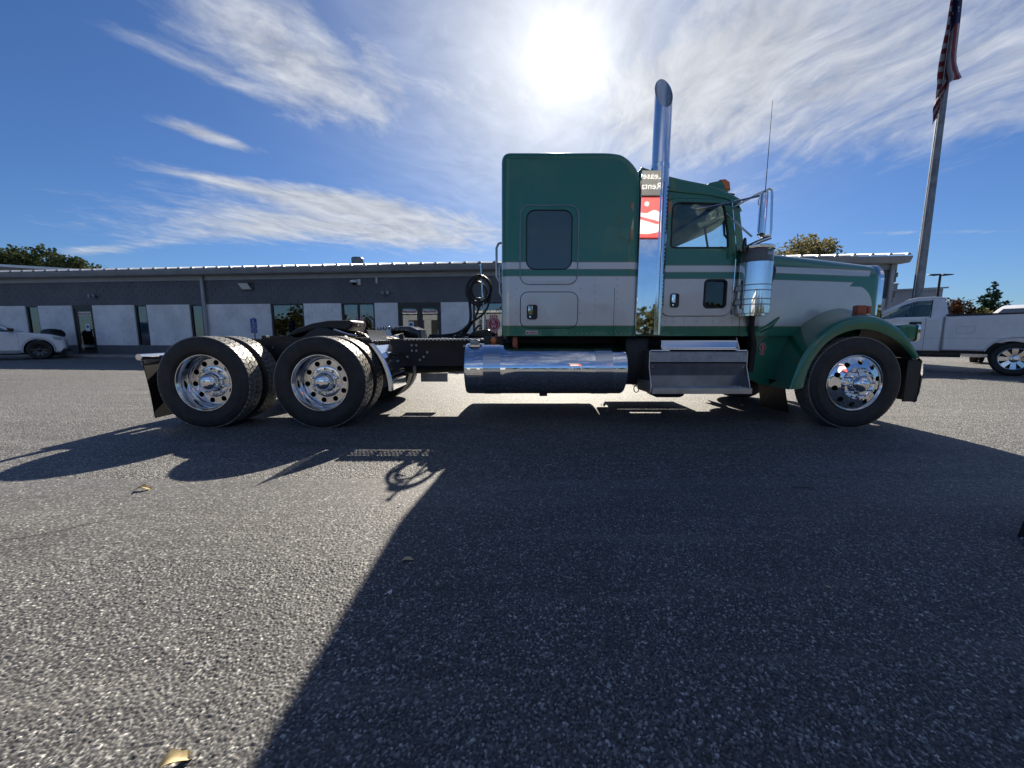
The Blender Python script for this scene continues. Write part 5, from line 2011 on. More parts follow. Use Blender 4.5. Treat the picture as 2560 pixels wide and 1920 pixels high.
def air_lines():
    def tq(b, *a, **k):
        for v in b.bm.verts:
            v.co = Vector((v.co.x * 1.058, v.co.y + .30, 1.057 + (v.co.z - 1.057) * 1.058))
        return tp(b, *a, **k)
    b = B()
    b.tube([(-.375, 5.2, 1.02), (-.378, 5.2, 1.33)], .030, 10)
    b.tube([(-.378, 5.2, 1.33), (-.392, 5.2, 1.66), (-.404, 5.2, 1.98)], [.014, .013, .012], 8)
    b.lathe([(0, 1.99), (.018, 1.985), (.02, 1.965), (.0, 1.96)], (-.404, 5.2, 0), 'Z', 10)
    p = tq(b, 'hose_pole', 'chrome_soft', kind=None)
    for k, (rr, dx, dz, tilt) in enumerate(((.150, -.01, 0.0, .1), (.165, -.02, -.02, -.15), (.135, .015, .01, .25), (.115, -.03, -.03, -.3))):
        pts = []
        for i in range(33):
            a = R(90) + 2 * math.pi * i / 32 * 1.06
            pts.append((-.425 + dx + rr * math.cos(a), 5.20 + .03 * k - .05 + .05 * math.sin(a * .5), 1.66 + dz + rr * 1.12 * math.sin(a) + tilt * rr * .15 * math.cos(a)))
        b = B()
        b.tube(pts, .013 if k % 2 else .016, 7)
        tq(b, 'air_line', 'black')
    ends = [((-.56, 1.55), (-.55, 1.25), (-.66, 1.12), (-.86, 1.045)), ((-.285, 1.56), (-.36, 1.36), (-.58, 1.20), (-.74, 1.05)), ((-.43, 1.49), (-.44, 1.42), (-.53, 1.22), (-.70, 1.05)), ((-.40, 1.32), (-.52, 1.24), (-.60, 1.12), (-.66, 1.05)), ((-.38, 1.20), (-.46, 1.18), (-.52, 1.10), (-.6, 1.04))]
    for k, pts in enumerate(ends):
        q = resample([(x, 5.14 + .03 * k, z) for x, z in pts], 14)
        b = B()
        b.tube(q, .019 if k == 0 else .014, 7)
        tq(b, 'air_line', 'black')
    b = B()
    b.box((-.47, 5.14, 1.42), (-.41, 5.20, 1.55), bev=.012)
    tq(b, 'gladhand_holder', 'black')
    b = B()
    b.rounded(roundpoly([(-.55, 1.03), (-.25, 1.03), (-.22, 1.09), (-.30, 1.14), (-.46, 1.12), (-.58, 1.06)], .03), 4.98, 5.06, .02, seg=2)
    tq(b, 'valve_block', 'black_gloss')


air_lines()

# ------------------------------------------------------------------ other vehicles
def road_wheel(r, w, rim_r, spokes, rim_mat, disc_mat, nm='wheel'):
    """meshes of a car wheel, axis along Y, outer face at y = 0 looking to -Y"""
    b = B()
    prof = [(rim_r, .05), (rim_r + .008, .02), (rim_r + .03, .008), (r - .06, .0), (r - .03, .008), (r - .008, .028), (r, .06), (r, w - .06), (r - .008, w - .028), (r - .06, w), (rim_r, w - .05)]
    b.lathe(prof, (0, 0, 0), 'Y', 48)
    tyre = b.mesh('tyre', 'rubber', smooth=40)
    b = B()
    b.lathe([(rim_r + .004, .022), (rim_r - .006, .018), (rim_r - .02, .03), (rim_r - .03, .10), (rim_r - .04, .16), (.06, .17)], (0, 0, 0), 'Y', 40)
    rim = b.mesh('rim', rim_mat, smooth=40)
    b = B()
    for k in range(spokes):
        a = 2 * math.pi * k / spokes
        for sgn in (-1, 1):
            pass
        u, v = Vector((math.cos(a), 0, math.sin(a))), Vector((-math.sin(a), 0, math.cos(a)))
        w0, w1 = .035, .055
        ro = rim_r - .012
        pts = [(u * .06 + v * w0, .05), (u * .06 - v * w0, .05), (u * ro - v * w1, .028), (u * ro + v * w1, .028)]
        top = [b.bm.verts.new((p.x, y, p.z)) for p, y in pts]
        bot = [b.bm.verts.new((p.x * .98, y + .04, p.z * .98)) for p, y in pts]
        b.face(top)
        for i in range(4):
            b.face([top[i], bot[i], bot[(i + 1) % 4], top[(i + 1) % 4]])
    b.lathe([(.085, .07), (.085, .045), (.06, .035), (.0, .033)], (0, 0, 0), 'Y', 24)
    spk = b.mesh('spokes', disc_mat, smooth=30)
    b = B()
    b.lathe([(rim_r - .03, .15), (.0, .15)], (0, 0, 0), 'Y', 24)
    drum = b.mesh('brake_disc', 'black')
    def make(parent, x, y, rot=0.0):
        wo = link(nm, None, parent, None, (x, y, r), (0, 0, rot))
        link('tyre', tyre, wo)
        link('rim', rim, wo)
        link('spokes', spk, wo, 'stuff')
        link('brake_disc', drum, wo)
        return wo
    return make


def arch(cx, r, z0, n=12):
    """wheel opening from right to left for an outline walked along its lower edge"""
    a0 = math.asin(max(-1, min(1, (z0 - .40) / r)))
    return [(cx + r * math.cos(t), .40 + r * math.sin(t)) for t in [a0 + (math.pi - 2 * a0) * k / n for k in range(n + 1)]]


def bowed(b, zref, lean, ymid, half):
    """lean the upper part of a cabin inwards"""
    for v in b.bm.verts:
        if v.co.z > zref:
            v.co.y = ymid + (v.co.y - ymid) * (1 - lean * (v.co.z - zref))


def suv():
    ang = math.atan2(.70, .714)
    T = thing('parked_suv', 'white SUV with black wheels nosed in to the dealership, its tail out of view', 'SUV', (-21.0, 17.15, 0), ang)
    W = 1.92
    # outline in local x (front +), front axle at x=0, rear at -3.04
    fa = arch(0, .445, .27)
    ra = arch(-3.04, .445, .27)
    out = [(.62, .27)] + [(.50, .27)] if False else []
    low = [(-3.95, .42), (-3.85, .30)] + ra[::-1] + [(-2.4, .25), (-.6, .25)] + fa[::-1] + [(.62, .27), (.74, .33), (.79, .52), (.76, .78), (.66, .92), (.35, 1.03), (-.25, 1.10), (-.62, 1.13), (-2.0, 1.16), (-3.4, 1.18), (-3.9, 1.15), (-4.0, .9)]
    b = B()
    b.rounded(low, 0.0, W, .075, seg=3)
    for v in b.bm.verts:       # plan taper of the nose
        if v.co.x > -.1:
            q = (v.co.x + .1) / .9
            v.co.y = W / 2 + (v.co.y - W / 2) * (1 - .16 * q * q)
    b.obj('body', 'white_paint', T, smooth=38)
    cabo = roundpoly([(-.58, 1.12), (-1.42, 1.66), (-1.75, 1.74), (-2.9, 1.76), (-3.6, 1.70), (-3.95, 1.15)], [.02, .2, .2, .3, .2, .02], 5)
    b = B()
    b.rounded(cabo, .10, W - .10, .06, seg=3)
    bowed(b, 1.15, .22, W / 2, W / 2)
    b.obj('roof', 'white_paint', T, smooth=40)
    def pane(name, pts, mat='car_glass'):
        b = B()
        b.plate(roundpoly(pts, .035), [], .092, .10)
        bowed(b, 1.15, .22, W / 2, W / 2)
        for v in b.bm.verts:
            v.co.y -= .012
        return b.obj(name, mat, T, smooth=0)
    pane('window', [(-.78, 1.165), (-1.44, 1.59), (-1.85, 1.645), (-1.85, 1.165)])
    pane('window', [(-1.93, 1.165), (-1.93, 1.65), (-2.75, 1.665), (-2.85, 1.165)])
    pane('window', [(-2.95, 1.17), (-2.87, 1.66), (-3.45, 1.61), (-3.7, 1.2)])
    b = B()
    b.quadgrid([[(-.56, .22, 1.145), (-.56, W - .22, 1.145)], [(-1.36, .30, 1.648), (-1.36, W - .30, 1.648)]])
    b.obj('windscreen', 'car_glass', T, smooth=0)
    for x0, x1 in ((-1.88, -.55), (-2.86, -1.90)):
        b = B()
        b.plate(roundpoly([(x0, .42), (x1, .42), (x1 + .02, 1.06), (x0, 1.11)], .05), [], -.004, .01)
        d = b.obj('door', 'white_paint', T, smooth=0)
        b = B()
        b.box((x0 + .06, -.03, .97), (x0 + .26, -.002, 1.005), bev=.008)
        b.obj('handle', 'white_paint', d)
    b = B()
    b.rounded(roundpoly([(-.78, 1.13), (-.62, 1.13), (-.60, 1.27), (-.78, 1.29)], .04), -.20, .02, .03, seg=2)
    b.obj('side_mirror', 'black_gloss', T)
    b = B()
    b.rounded(roundpoly([(.48, .80), (.70, .78), (.68, .90), (.40, .95)], .03), .06, .24, .02, seg=2)
    b.obj('headlight', 'car_glass', T)
    b = B()
    b.tube([(.445 * math.cos(R(a)), -.004, .40 + .445 * math.sin(R(a))) for a in range(-8, 190, 9)], .012, 6)
    b.obj('arch_lip', 'white_paint', T)
    b = B()
    b.box((-2.45, -.012, .30), (-.50, .004, .385), bev=.004)
    b.obj('sill_strip', 'steel_grey', T, smooth=0)
    b = B()
    for x0, z0, z1 in ((-.54, .42, 1.10), (-1.90, .42, 1.12)):
        b.box((x0 - .004, -.006, z0), (x0 + .004, .002, z1))
    b.box((-.55, -.004, .70), (-3.4, .001, .704)) if False else None
    b.obj('panel_seam', 'steel_grey', T, smooth=0, kind='stuff')
    b = B()
    b.rounded(roundpoly([(.60, .28), (.82, .30), (.84, .40), (.70, .44)], .02), .10, W - .10, .02, seg=2)
    b.obj('lower_grille', 'black', T)
    b = B()
    b.box((-3.6, .25, .2), (.4, W - .25, .45))
    b.obj('underbody', 'black', T, smooth=0)
    for cx in (0, -3.04):
        b = B()
        b.lathe([(.44, .03), (.44, .5)], (cx, 0, .40), 'Y', 24, a0=R(-20), a1=R(200))
        b.obj('wheel_well', 'black', T)
    T.scale = (1.0, 1.0, 1.07)
    mk = road_wheel(.395, .26, .265, 10, 'black_gloss', 'black_gloss')
    for x in (0, -3.04):
        mk(T, x, .012)
        mk(T, x, W - .012, math.pi)


suv()


def pickup():
    T = thing('pickup_truck', 'white pickup truck with a long bed standing behind the semi, tail cut by the frame', 'pickup', (13.05, 10.0, 0), math.atan2(.77, -.64))
    # local +x to the front, +y towards the camera side; rear axle at x = 0
    W = 2.0
    y0, y1 = 0.0, -W
    ra = arch(0, .52, .58)
    fa = arch(3.75, .50, .50)
    bed = [(-1.15, .70), (-.75, .62)] + ra[::-1] + [(.70, .58), (1.255, .58), (1.255, 1.47), (-1.20, 1.50), (-1.22, 1.0)]
    b = B()
    b.rounded(bed, y0, y1, .05, seg=3)
    bo = b.obj('cargo_bed', 'white_paint', T, smooth=38)
    b = B()
    b.box((-1.2, -.09, 1.475), (1.24, -.0, 1.515), bev=.01)
    b.obj('bed_rail', 'black', T, smooth=0)
    b = B()
    b.box((-1.2, -W, 1.475), (1.24, -W + .09, 1.515), bev=.01)
    b.obj('bed_rail', 'black', T, smooth=0)
    b = B()
    b.plate(rrect(.70, 1.03, 1.02, 1.20, .04), [], -.003, .004)
    fl = b.obj('fuel_door', 'white_paint', T, smooth=0)
    b = B()
    b.tube([(x, .004, z) for x, z in rrect(.70, 1.03, 1.02, 1.20, .04)], .003, 5, closed=True)
    b.obj('seam', 'steel_grey', fl)
    # cab lower and front
    low = [(1.275, .56), (3.05, .54)] + fa[::-1] + [(4.30, .50), (4.62, .52), (4.70, .80), (4.66, 1.18), (4.55, 1.30), (3.20, 1.40), (2.78, 1.43), (1.275, 1.45)]
    b = B()
    b.rounded(low, y0, y1, .05, seg=3)
    b.obj('cab_body', 'white_paint', T, smooth=38)
    top = roundpoly([(2.90, 1.42), (2.05, 1.93), (1.85, 1.985), (1.50, 1.99), (1.30, 1.95), (1.18, 1.44)], [.02, .25, .1, .12, .12, .02], 5)
    win = roundpoly([(2.72, 1.42), (2.10, 1.80), (1.85, 1.895), (1.53, 1.90), (1.55, 1.47), (2.2, 1.47), (2.40, 1.425)], .03)
    for yy, gy in ((-.06, -.075), (y1 + .06, y1 + .075)):
        b = B()
        b.plate(top, [win], yy, yy + (-.05 if yy > -1 else .05))
        bowed(b, 1.44, .20, -1.0, 1.0)
        b.obj('cab_side', 'white_paint', T, smooth=30)
        b = B()
        b.plate(win, [], gy, gy + (-.004 if yy > -1 else .004))
        bowed(b, 1.44, .20, -1.0, 1.0)
        b.obj('window', 'car_glass', T, smooth=0)
    b = B()
    b.rounded(roundpoly([(2.08, 1.90), (2.06, 1.935), (1.85, 1.99), (1.50, 1.995), (1.29, 1.96), (1.28, 1.92), (1.5, 1.94), (1.85, 1.93)], .01), -.10, y1 + .10, .03, seg=3)
    bowed(b, 1.44, .10, -1.0, 1.0)
    b.obj('cab_roof', 'white_paint', T, smooth=40)
    b = B()
    b.quadgrid([[(1.185, -.14, 1.47), (1.185, -W + .14, 1.47)], [(1.295, -.20, 1.92), (1.295, -W + .20, 1.92)]])
    b.obj('rear_window', 'car_glass', T, smooth=0)
    b = B()
    b.quadgrid([[(2.86, -.14, 1.44), (2.86, -W + .14, 1.44)], [(2.07, -.20, 1.91), (2.07, -W + .20, 1.91)]])
    b.obj('windscreen', 'car_glass', T, smooth=0)
    for yy in (-.55, -1.45):
        b = B()
        b.rounded(roundpoly([(1.35, .9), (1.5, .9), (1.55, 1.45), (1.48, 1.80), (1.38, 1.80), (1.33, 1.45)], .04), yy - .25, yy + .25, .06, seg=2)
        b.obj('seat', 'seat', T)
    b = B()
    b.tube([Vector((2.05, -1.45, 1.45)) + Vector((.09 * math.sin(a), .18 * math.cos(a), .16 * math.sin(a))) for a in [2 * math.pi * k / 20 for k in range(20)]], .016, 6, closed=True)
    b.obj('steering_wheel', 'black', T)
    b = B()
    b.plate(roundpoly([(1.62, .62), (2.62, .60), (2.70, 1.38), (2.36, 1.42), (1.62, 1.43)], .05), [], -.002, .008)
    d = b.obj('door', 'white_paint', T, smooth=0)
    b = B()
    b.box((1.68, .008, 1.27), (1.92, .045, 1.335), bev=.012)
    b.obj('handle', 'black', d)
    b = B()
    for pts in ([(1.60, .60), (1.60, 1.44)], [(1.265, .60), (1.265, 1.46)]):
        b.box((pts[0][0] - .006, -.01, pts[0][1]), (pts[0][0] + .006, .004, pts[1][1]))
    b.box((-1.1, -.01, .90), (2.62, .003, .905))
    b.obj('panel_seam', 'steel_grey', T, smooth=0, kind='stuff')
    b = B()
    b.rounded(roundpoly([(2.50, 1.42), (2.62, 1.42), (2.64, 1.66), (2.52, 1.68)], .04), .04, .24, .03, seg=2)
    b.obj('side_mirror', 'black', T)
    b = B()
    b.tube([(.52 * math.cos(R(a)), .004, .42 + .52 * math.sin(R(a))) for a in range(18, 163, 7)], .016, 6)
    b.obj('arch_lip', 'white_paint', T)
    b = B()
    b.box((1.60, -.02, .50), (3.15, .03, .56), bev=.015)
    b.obj('running_board', 'black', T, smooth=0)
    b = B()
    b.tube([(1.53, -.05, 1.44), (1.53, -.115, 1.91)], .010, 6)
    b.obj('pillar_trim', 'black', T)
    b = B()
    b.box((1.42, -1.2, 1.99), (1.62, -.8, 2.015), bev=.01)
    b.obj('roof_lamp', 'black', T)
    b = B()
    b.box((-1.2, -W + .3, .5), (4.4, -.3, .78))
    b.obj('underbody', 'black', T, smooth=0)
    b = B()
    b.tube([(.9, -.55, .52), (2.1, -.6, .50)], .13, 12)
    b.obj('exhaust', 'steel_grey', T)
    b = B()
    b.lathe([(.50, -.05), (.50, -.5)], (0, 0, .42), 'Y', 24, a0=R(-10), a1=R(190))
    b.obj('wheel_well', 'trim_grey', T)
    T.scale = (1.04, 1.04, 1.085)
    mk = road_wheel(.41, .27, .265, 8, 'alloy', 'alloy')
    for x in (0, 3.75):
        mk(T, x, -.02, math.pi)
        mk(T, x, y1 + .02, 0)


pickup()


def van():
    T = thing('parked_van', 'pale van showing only its windscreen above the pickup bed', 'van', (20.2, 15.0, -.12), R(200))
    W = 1.95
    b = B()
    out = roundpoly([(2.6, .35), (2.65, 1.15), (1.90, 1.45), (.30, 2.25), (-.1, 2.4), (-2.2, 2.4), (-2.4, 2.2), (-2.45, .4)], [.1, .15, .15, .2, .2, .2, .1, .1], 5)
    b.rounded(out, -W / 2, W / 2, .10, seg=3)
    b.obj('body', 'white_paint', T, smooth=40)
    b = B()
    b.quadgrid([[(1.83, -.80, 1.51), (1.83, .80, 1.51)], [(.40, -.76, 2.225), (.40, .76, 2.225)]])
    b.obj('windscreen', 'black_gloss', T, smooth=0)
    for s in (-1, 1):
        b = B()
        yy = s * W / 2
        b.plate(roundpoly([(1.62, 1.52), (.50, 2.10), (-.1, 2.15), (-.1, 1.50)], .05), [], min(yy, yy + s * .006), max(yy, yy + s * .006))
        b.obj('window', 'car_glass', T, smooth=0)
    mk = road_wheel(.34, .22, .22, 6, 'alloy', 'alloy')
    for x in (1.5, -1.5):
        mk(T, x, -W / 2 - .01, 0)
        mk(T, x, W / 2 + .01, math.pi)


van()


# ------------------------------------------------------------------ flagpole, lamp post, sign, bin
def flag_and_poles():
    px, py = 14.45, 14.0
    T = thing('flagpole', 'tall galvanized flagpole rising behind the white pickup', 'flagpole', (px, py, 0))
    b = B()
    b.tube([(0, 0, 0), (0, 0, 7), (0, 0, 15.5)], [.150, .115, .075], 16)
    b.obj('pole', 'galvanized', T)
    b = B()
    b.lathe([(.0, .16), (.11, .12), (.15, 0), (.11, -.12), (.0, -.16)], (0, 0, 15.66), 'Z', 16)
    b.obj('ball', 'brushed', T)
    b = B()
    b.tube([(-.16, -.02, 1.2), (-.13, -.05, 8), (-.10, -.05, 15.4)], .008, 5)
    b.obj('halyard', 'white_flat', T)
    b = B()
    b.lathe([(.32, 0), (.30, .06), (.20, .12), (.16, .2)], (0, 0, 0), 'Z', 20)
    b.obj('base_cover', 'galvanized', T)
    # flag hanging limp down the pole
    F = thing('flag', 'limp striped flag with a starred blue corner hanging down the pole', 'flag', (px, py, 0), R(-46))
    zt, zb = 13.6, 7.95
    L = [(13.6, -.14, .05), (13.2, -.16, .22), (11.9, -.17, .22), (11.0, -.20, .25), (10.2, -.28, .26), (9.9, -.30, .30), (9.6, -.30, .42), (9.40, -.28, .54), (9.32, -.26, .52)]
    n, mth = 60, 40
    def edge(z):
        for i in range(len(L) - 1):
            if L[i][0] >= z >= L[i + 1][0]:
                t = (L[i][0] - z) / (L[i][0] - L[i + 1][0])
                return L[i][1] + t * (L[i + 1][1] - L[i][1]), L[i][2] + t * (L[i + 1][2] - L[i][2])
        return L[-1][1], L[-1][2]
    b = B()
    grid = []
    for i in range(n + 1):
        row = []
        f = i / n
        for j in range(mth + 1):
            u = j / mth
            z = 13.6 - f * (13.6 - (8.98 + .42 * u))
            xl, xr = edge(max(z, 9.32))
            if z < 9.32:
                xr = xr - (9.32 - z) * .9
            x = xl + (xr - xl) * u
            y = -.13 - .10 * math.sin(u * math.pi * 3 + .5 + 1.4 * f) * (.5 + f) - .08
            row.append((x, y, z))
        grid.append(row)
    vs = b.quadgrid(grid)
    b.bm.faces.ensure_lookup_table()
    k = 0
    for i in range(n):
        for j in range(mth):
            f = i / n
            u = j / mth
            canton = (f < .60 and u > .22 + .25 * max(0, f - .42))
            if canton:
                m = 2
            else:
                q = (u * 5.2 - f * 3.1) if u < .3 else (u * 4.6 - f * 1.2)
                if u < .3:
                    m = int(math.floor(f * 26)) % 2
                else:
                    m = int(math.floor(q + 20)) % 2
            b.bm.faces[k].material_index = m
            k += 1
    for v in b.bm.verts:
        v.co.x = v.co.x * .68
    fo = b.obj('flag_cloth', ['flag_red', 'flag_white', 'flag_blue'], F, smooth=60, fix=False)
    # wrapped tail below
    b = B()
    rows = []
    for i in range(30):
        f = i / 29
        z = 9.15 - 1.05 * f
        rows.append([(-.22 + .14 * q + .02 * math.sin(9 * f) + .07 * (1 - f) * q, -.17 + .05 * math.sin(5 * q + 8 * f), z + .22 * q) for q in [j / 10 * (1.7 - .9 * f) for j in range(11)]])
    b.quadgrid(rows)
    b.bm.faces.ensure_lookup_table()
    k = 0
    for i in range(29):
        for j in range(10):
            b.bm.faces[k].material_index = (0 if (i + j // 2) % 9 > 3 else 1)
            k += 1
    for v in b.bm.verts:
        v.co.x = v.co.x * .85
    b.obj('flag_tail', ['flag_red', 'flag_white'], F, smooth=60, fix=False)
    b = B()
    rr = random.Random(3)
    for i in range(16):
        u, f = rr.uniform(.35, .95), rr.uniform(.08, .56)
        z = 13.6 - f * (13.6 - (8.98 + .42 * u))
        xl, xr = edge(z)
        x = xl + (xr - xl) * u
        y = -.13 - .10 * math.sin(u * math.pi * 3 + .5 + 1.4 * f) * (.5 + f) - .08 - .02
        b.poly([(x + (.055 if q % 2 == 0 else .023) * math.sin(math.pi * q / 5) * .6, y, z + (.055 if q % 2 == 0 else .023) * math.cos(math.pi * q / 5)) for q in range(10)])
    for v in b.bm.verts:
        v.co.x = v.co.x * .68
    b.obj('star', 'flag_white', F, smooth=0, kind='stuff')
    # lamp post beyond the pickup
    T = thing('lamp_post', 'dark double headed lamp post beyond the white pickup cab', 'street lamp', (32.5, 30.0, 0))
    b = B()
    b.tube([(0, 0, 0), (0, 0, 5.65)], [.10, .07], 12)
    b.obj('post', 'pole_dark', T)
    for s in (-1, 1):
        b = B()
        b.rounded(roundpoly([(s * .05, 5.58), (s * .12, 5.68), (s * .85, 5.66), (s * .88, 5.60), (s * .35, 5.54)], .03), -.16, .16, .03, seg=2)
        b.obj('lamp_head', 'pole_dark', T)
    # parking sign by the wall
    P = wall_pt(-11.6, -1.2, 0)
    T = thing('parking_sign', 'blue accessible parking sign with a white wheelchair symbol on a thin post', 'parking sign', P, WROT)
    b = B()
    b.box((-.02, .004, 0), (.03, .03, 1.86))
    b.obj('post', 'galvanized', T, smooth=0)
    b = B()
    b.plate(rrect(-.155, 1.36, .155, 1.81, .02), [], -.004, .0, 0)
    # wheelchair figure
    y = -.008
    b.plate(circle(-.02, 1.735, .026, 12), [], y, y + .003, 1)
    b.tube([(-.015, y, 1.70), (-.005, y, 1.615), (.06, y, 1.61), (.085, y, 1.545), (.105, y, 1.55)], .011, 5, 1)
    b.tube([(-.01, y, 1.66), (.05, y, 1.655)], .009, 5, 1)
    b.tube([(-.005 + .068 * math.cos(R(a)), y, 1.575 + .068 * math.sin(R(a))) for a in range(120, 345, 15)], .009, 5, 1)
    add_text(b, "PARKING", .060, (0, y, 1.455), 1, .002)
    add_text(b, "ONLY", .060, (0, y, 1.395), 1, .002)
    b.obj('sign_plate', ['blue_sign', 'white_flat'], T, smooth=0, kind='stuff')
    b = B()
    b.plate(rrect(-.155, 1.17, .155, 1.345, .02), [], -.004, .0, 0)
    add_text(b, "VIOLATION", .050, (0, y, 1.295), 1, .002)
    add_text(b, "FINE $50", .050, (0, y, 1.22), 1, .002)
    b.obj('fine_plate', ['blue_sign', 'white_flat'], T, smooth=0, kind='stuff')
    # litter bin
    P = wall_pt(-22.68, -.75, .10)
    T = thing('trash_bin', 'grey trash bin with a black domed lid beside the SUV nose', 'trash bin', P, WROT)
    b = B()
    rows = [rrect(-.30, -.30, .30, .30, .06)]
    b.quadgrid([[(x * s_, y_ * s_, z) for x, y_ in rows[0]] for z, s_ in ((0, .93), (.02, .95), (.92, 1.0), (.95, 1.02))], closed_v=True)
    b.obj('bin_body', 'bin_grey', T)
    b = B()
    b.quadgrid([[(x * s_, y_ * s_, z) for x, y_ in rows[0]] for z, s_ in ((.95, 1.06), (1.02, 1.06), (1.14, .98), (1.24, .72), (1.28, .3), (1.285, .02))], closed_v=True)
    b.obj('bin_lid', 'black', T, smooth=60)
    b = B()
    b.box((-.2, -.325, 1.0), (.2, -.30, 1.10))
    b.obj('slot', 'black', T, smooth=0)


flag_and_poles()


# ------------------------------------------------------------------ far buildings
def far_buildings():
    T = thing('metal_shed', 'pale metal roofed building rising behind the left end of the dealership', 'building', (-46, 37, 0), R(-9))
    rz = lambda x: 7.50 - .073 * x
    b = B()
    b.plate([(-14, 0), (18, 0), (18, rz(18) - .1), (-14, rz(-14) - .1)], [], 0, 14)
    b.obj('wall', 'wall_far', T, smooth=0)
    b = B()
    b.plate([(-14.6, rz(-14.6) - .22), (18.6, rz(18.6) - .22), (18.6, rz(18.6)), (-14.6, rz(-14.6))], [], -.5, 14.5)
    b.obj('roof', 'roof_bright', T, smooth=0)
    T = thing('grey_warehouse', 'low grey ribbed warehouse seen between the dealership corner and the flagpole', 'building', (47.2, 45.5, 0), R(6))
    b = B()
    n = 60
    pr = []
    for i in range(n + 1):
        x = -10 + 13 * i / n
        pr.append((x, .06 if i % 2 else 0.0))
    b.quadgrid([[(x, y, 0) for x, y in pr], [(x, y, 5.75 + .055 * (x + 10)) for x, y in pr]])
    b.obj('wall', 'wall_far', T, smooth=0)
    b = B()
    b.box((2.92, .05, 0), (3.0, 20, 6.4))
    b.obj('side_wall', 'wall_far', T, smooth=0)
    b = B()
    b.quadgrid([[(-10.3, -.3, 5.75), (3.3, -.3, 6.47)], [(-10.3, -.3, 5.92), (3.3, -.3, 6.64)], [(-10.3, 20, 5.9), (3.3, 20, 6.6)]])
    b.obj('roof', 'gutter_grey', T, smooth=0)
    b = B()
    b.tube([(-.9, 2, 6.2), (-.9, 2, 7.1)], .22, 10)
    b.lathe([(.30, 7.1), (.34, 7.2), (.05, 7.3)], (-.9, 2, 0), 'Z', 10)
    b.obj('vent_pipe', 'galvanized', T)


far_buildings()


# ------------------------------------------------------------------ trees
def tree(name, label, loc, h, crown_r, crown_h, mat, n, seed, leaf=.28, shape='round', group=None, trunk_r=.22, gap=.0):
    rnd = random.Random(seed)
    T = thing(name, label, 'tree', loc, rnd.uniform(0, 6.28), group)
    b = B()
    zc = h - crown_h / 2
    b.tube([(0, 0, -.1), (.05, .03, h * .35), (-.05, .05, h * .7), (0, 0, h * .93)], [trunk_r, trunk_r * .8, trunk_r * .45, trunk_r * .12], 8)
    tips = []
    if shape == 'round':
        for k in range(16):
            a = rnd.uniform(0, 6.28)
            z0 = h - crown_h + crown_h * rnd.uniform(.0, .55)
            el = rnd.uniform(.1, 1.0)
            ln = crown_r * rnd.uniform(.55, .95)
            e = Vector((math.cos(a) * ln * math.cos(el), math.sin(a) * ln * math.cos(el), z0 + ln * math.sin(el) * crown_h / crown_r * .5))
            m = Vector((e.x * .45, e.y * .45, z0 + (e.z - z0) * .35))
            b.tube([(0, 0, z0), m, e], [trunk_r * .35, trunk_r * .22, trunk_r * .05], 5)
            tips.append(e)
    b.obj('trunk', 'bark', T, kind=None)
    # leaf clumps
    clumps = []
    if shape == 'round':
        for k in range(46 if n < 7000 else 95):
            while True:
                p = Vector((rnd.uniform(-1, 1), rnd.uniform(-1, 1), rnd.uniform(-1, 1)))
                if p.length <= 1 and p.length > .25:
                    break
            q = Vector((p.x * crown_r, p.y * crown_r, zc + p.z * crown_h / 2 * (1 if p.z > 0 else .85)))
            clumps.append((q, crown_r * rnd.uniform(.18, .36)))
        for e in tips:
            clumps.append((e, crown_r * rnd.uniform(.16, .3)))
    else:
        lv = 26
        for k in range(lv):
            f = k / (lv - 1)
            z = h - crown_h + crown_h * f
            rr = crown_r * (1 - f) ** .85 + .12
            for j in range(max(2, int(9 * (1 - f)) + 2)):
                a = rnd.uniform(0, 6.28)
                r = rr * rnd.uniform(.35, 1.08)
                clumps.append((Vector((math.cos(a) * r, math.sin(a) * r, z - r * .12 + rnd.uniform(-.15, .15))), rr * .26 + .10))
    tot = sum(c[1] ** 2 for c in clumps)
    vs, fs = [], []
    for c, r in clumps:
        cnt = max(6, int(n * r * r / tot))
        for i in range(cnt):
            d = Vector((rnd.gauss(0, 1), rnd.gauss(0, 1), rnd.gauss(0, 1)))
            d.normalize()
            p = c + d * r * (rnd.random() ** .45) * rnd.uniform(.7, 1.15)
            if p.z < .3:
                continue
            a = Vector((rnd.gauss(0, 1), rnd.gauss(0, 1), rnd.gauss(0, .6))).normalized()
            t = a.cross(Vector((rnd.gauss(0, 1), rnd.gauss(0, 1), rnd.gauss(0, 1)))).normalized()
            s = leaf * rnd.uniform(.55, 1.25)
            k0 = len(vs)
            vs += [p - a * s * .5, p + t * s * .28, p + a * s * .5, p - t * s * .28]
            fs.append((k0, k0 + 1, k0 + 2, k0 + 3))
    me = bpy.data.meshes.new('crown')
    me.from_pydata([tuple(v) for v in vs], [], fs)
    me.materials.append(M[mat])
    link('crown', me, T, 'stuff')
    return T


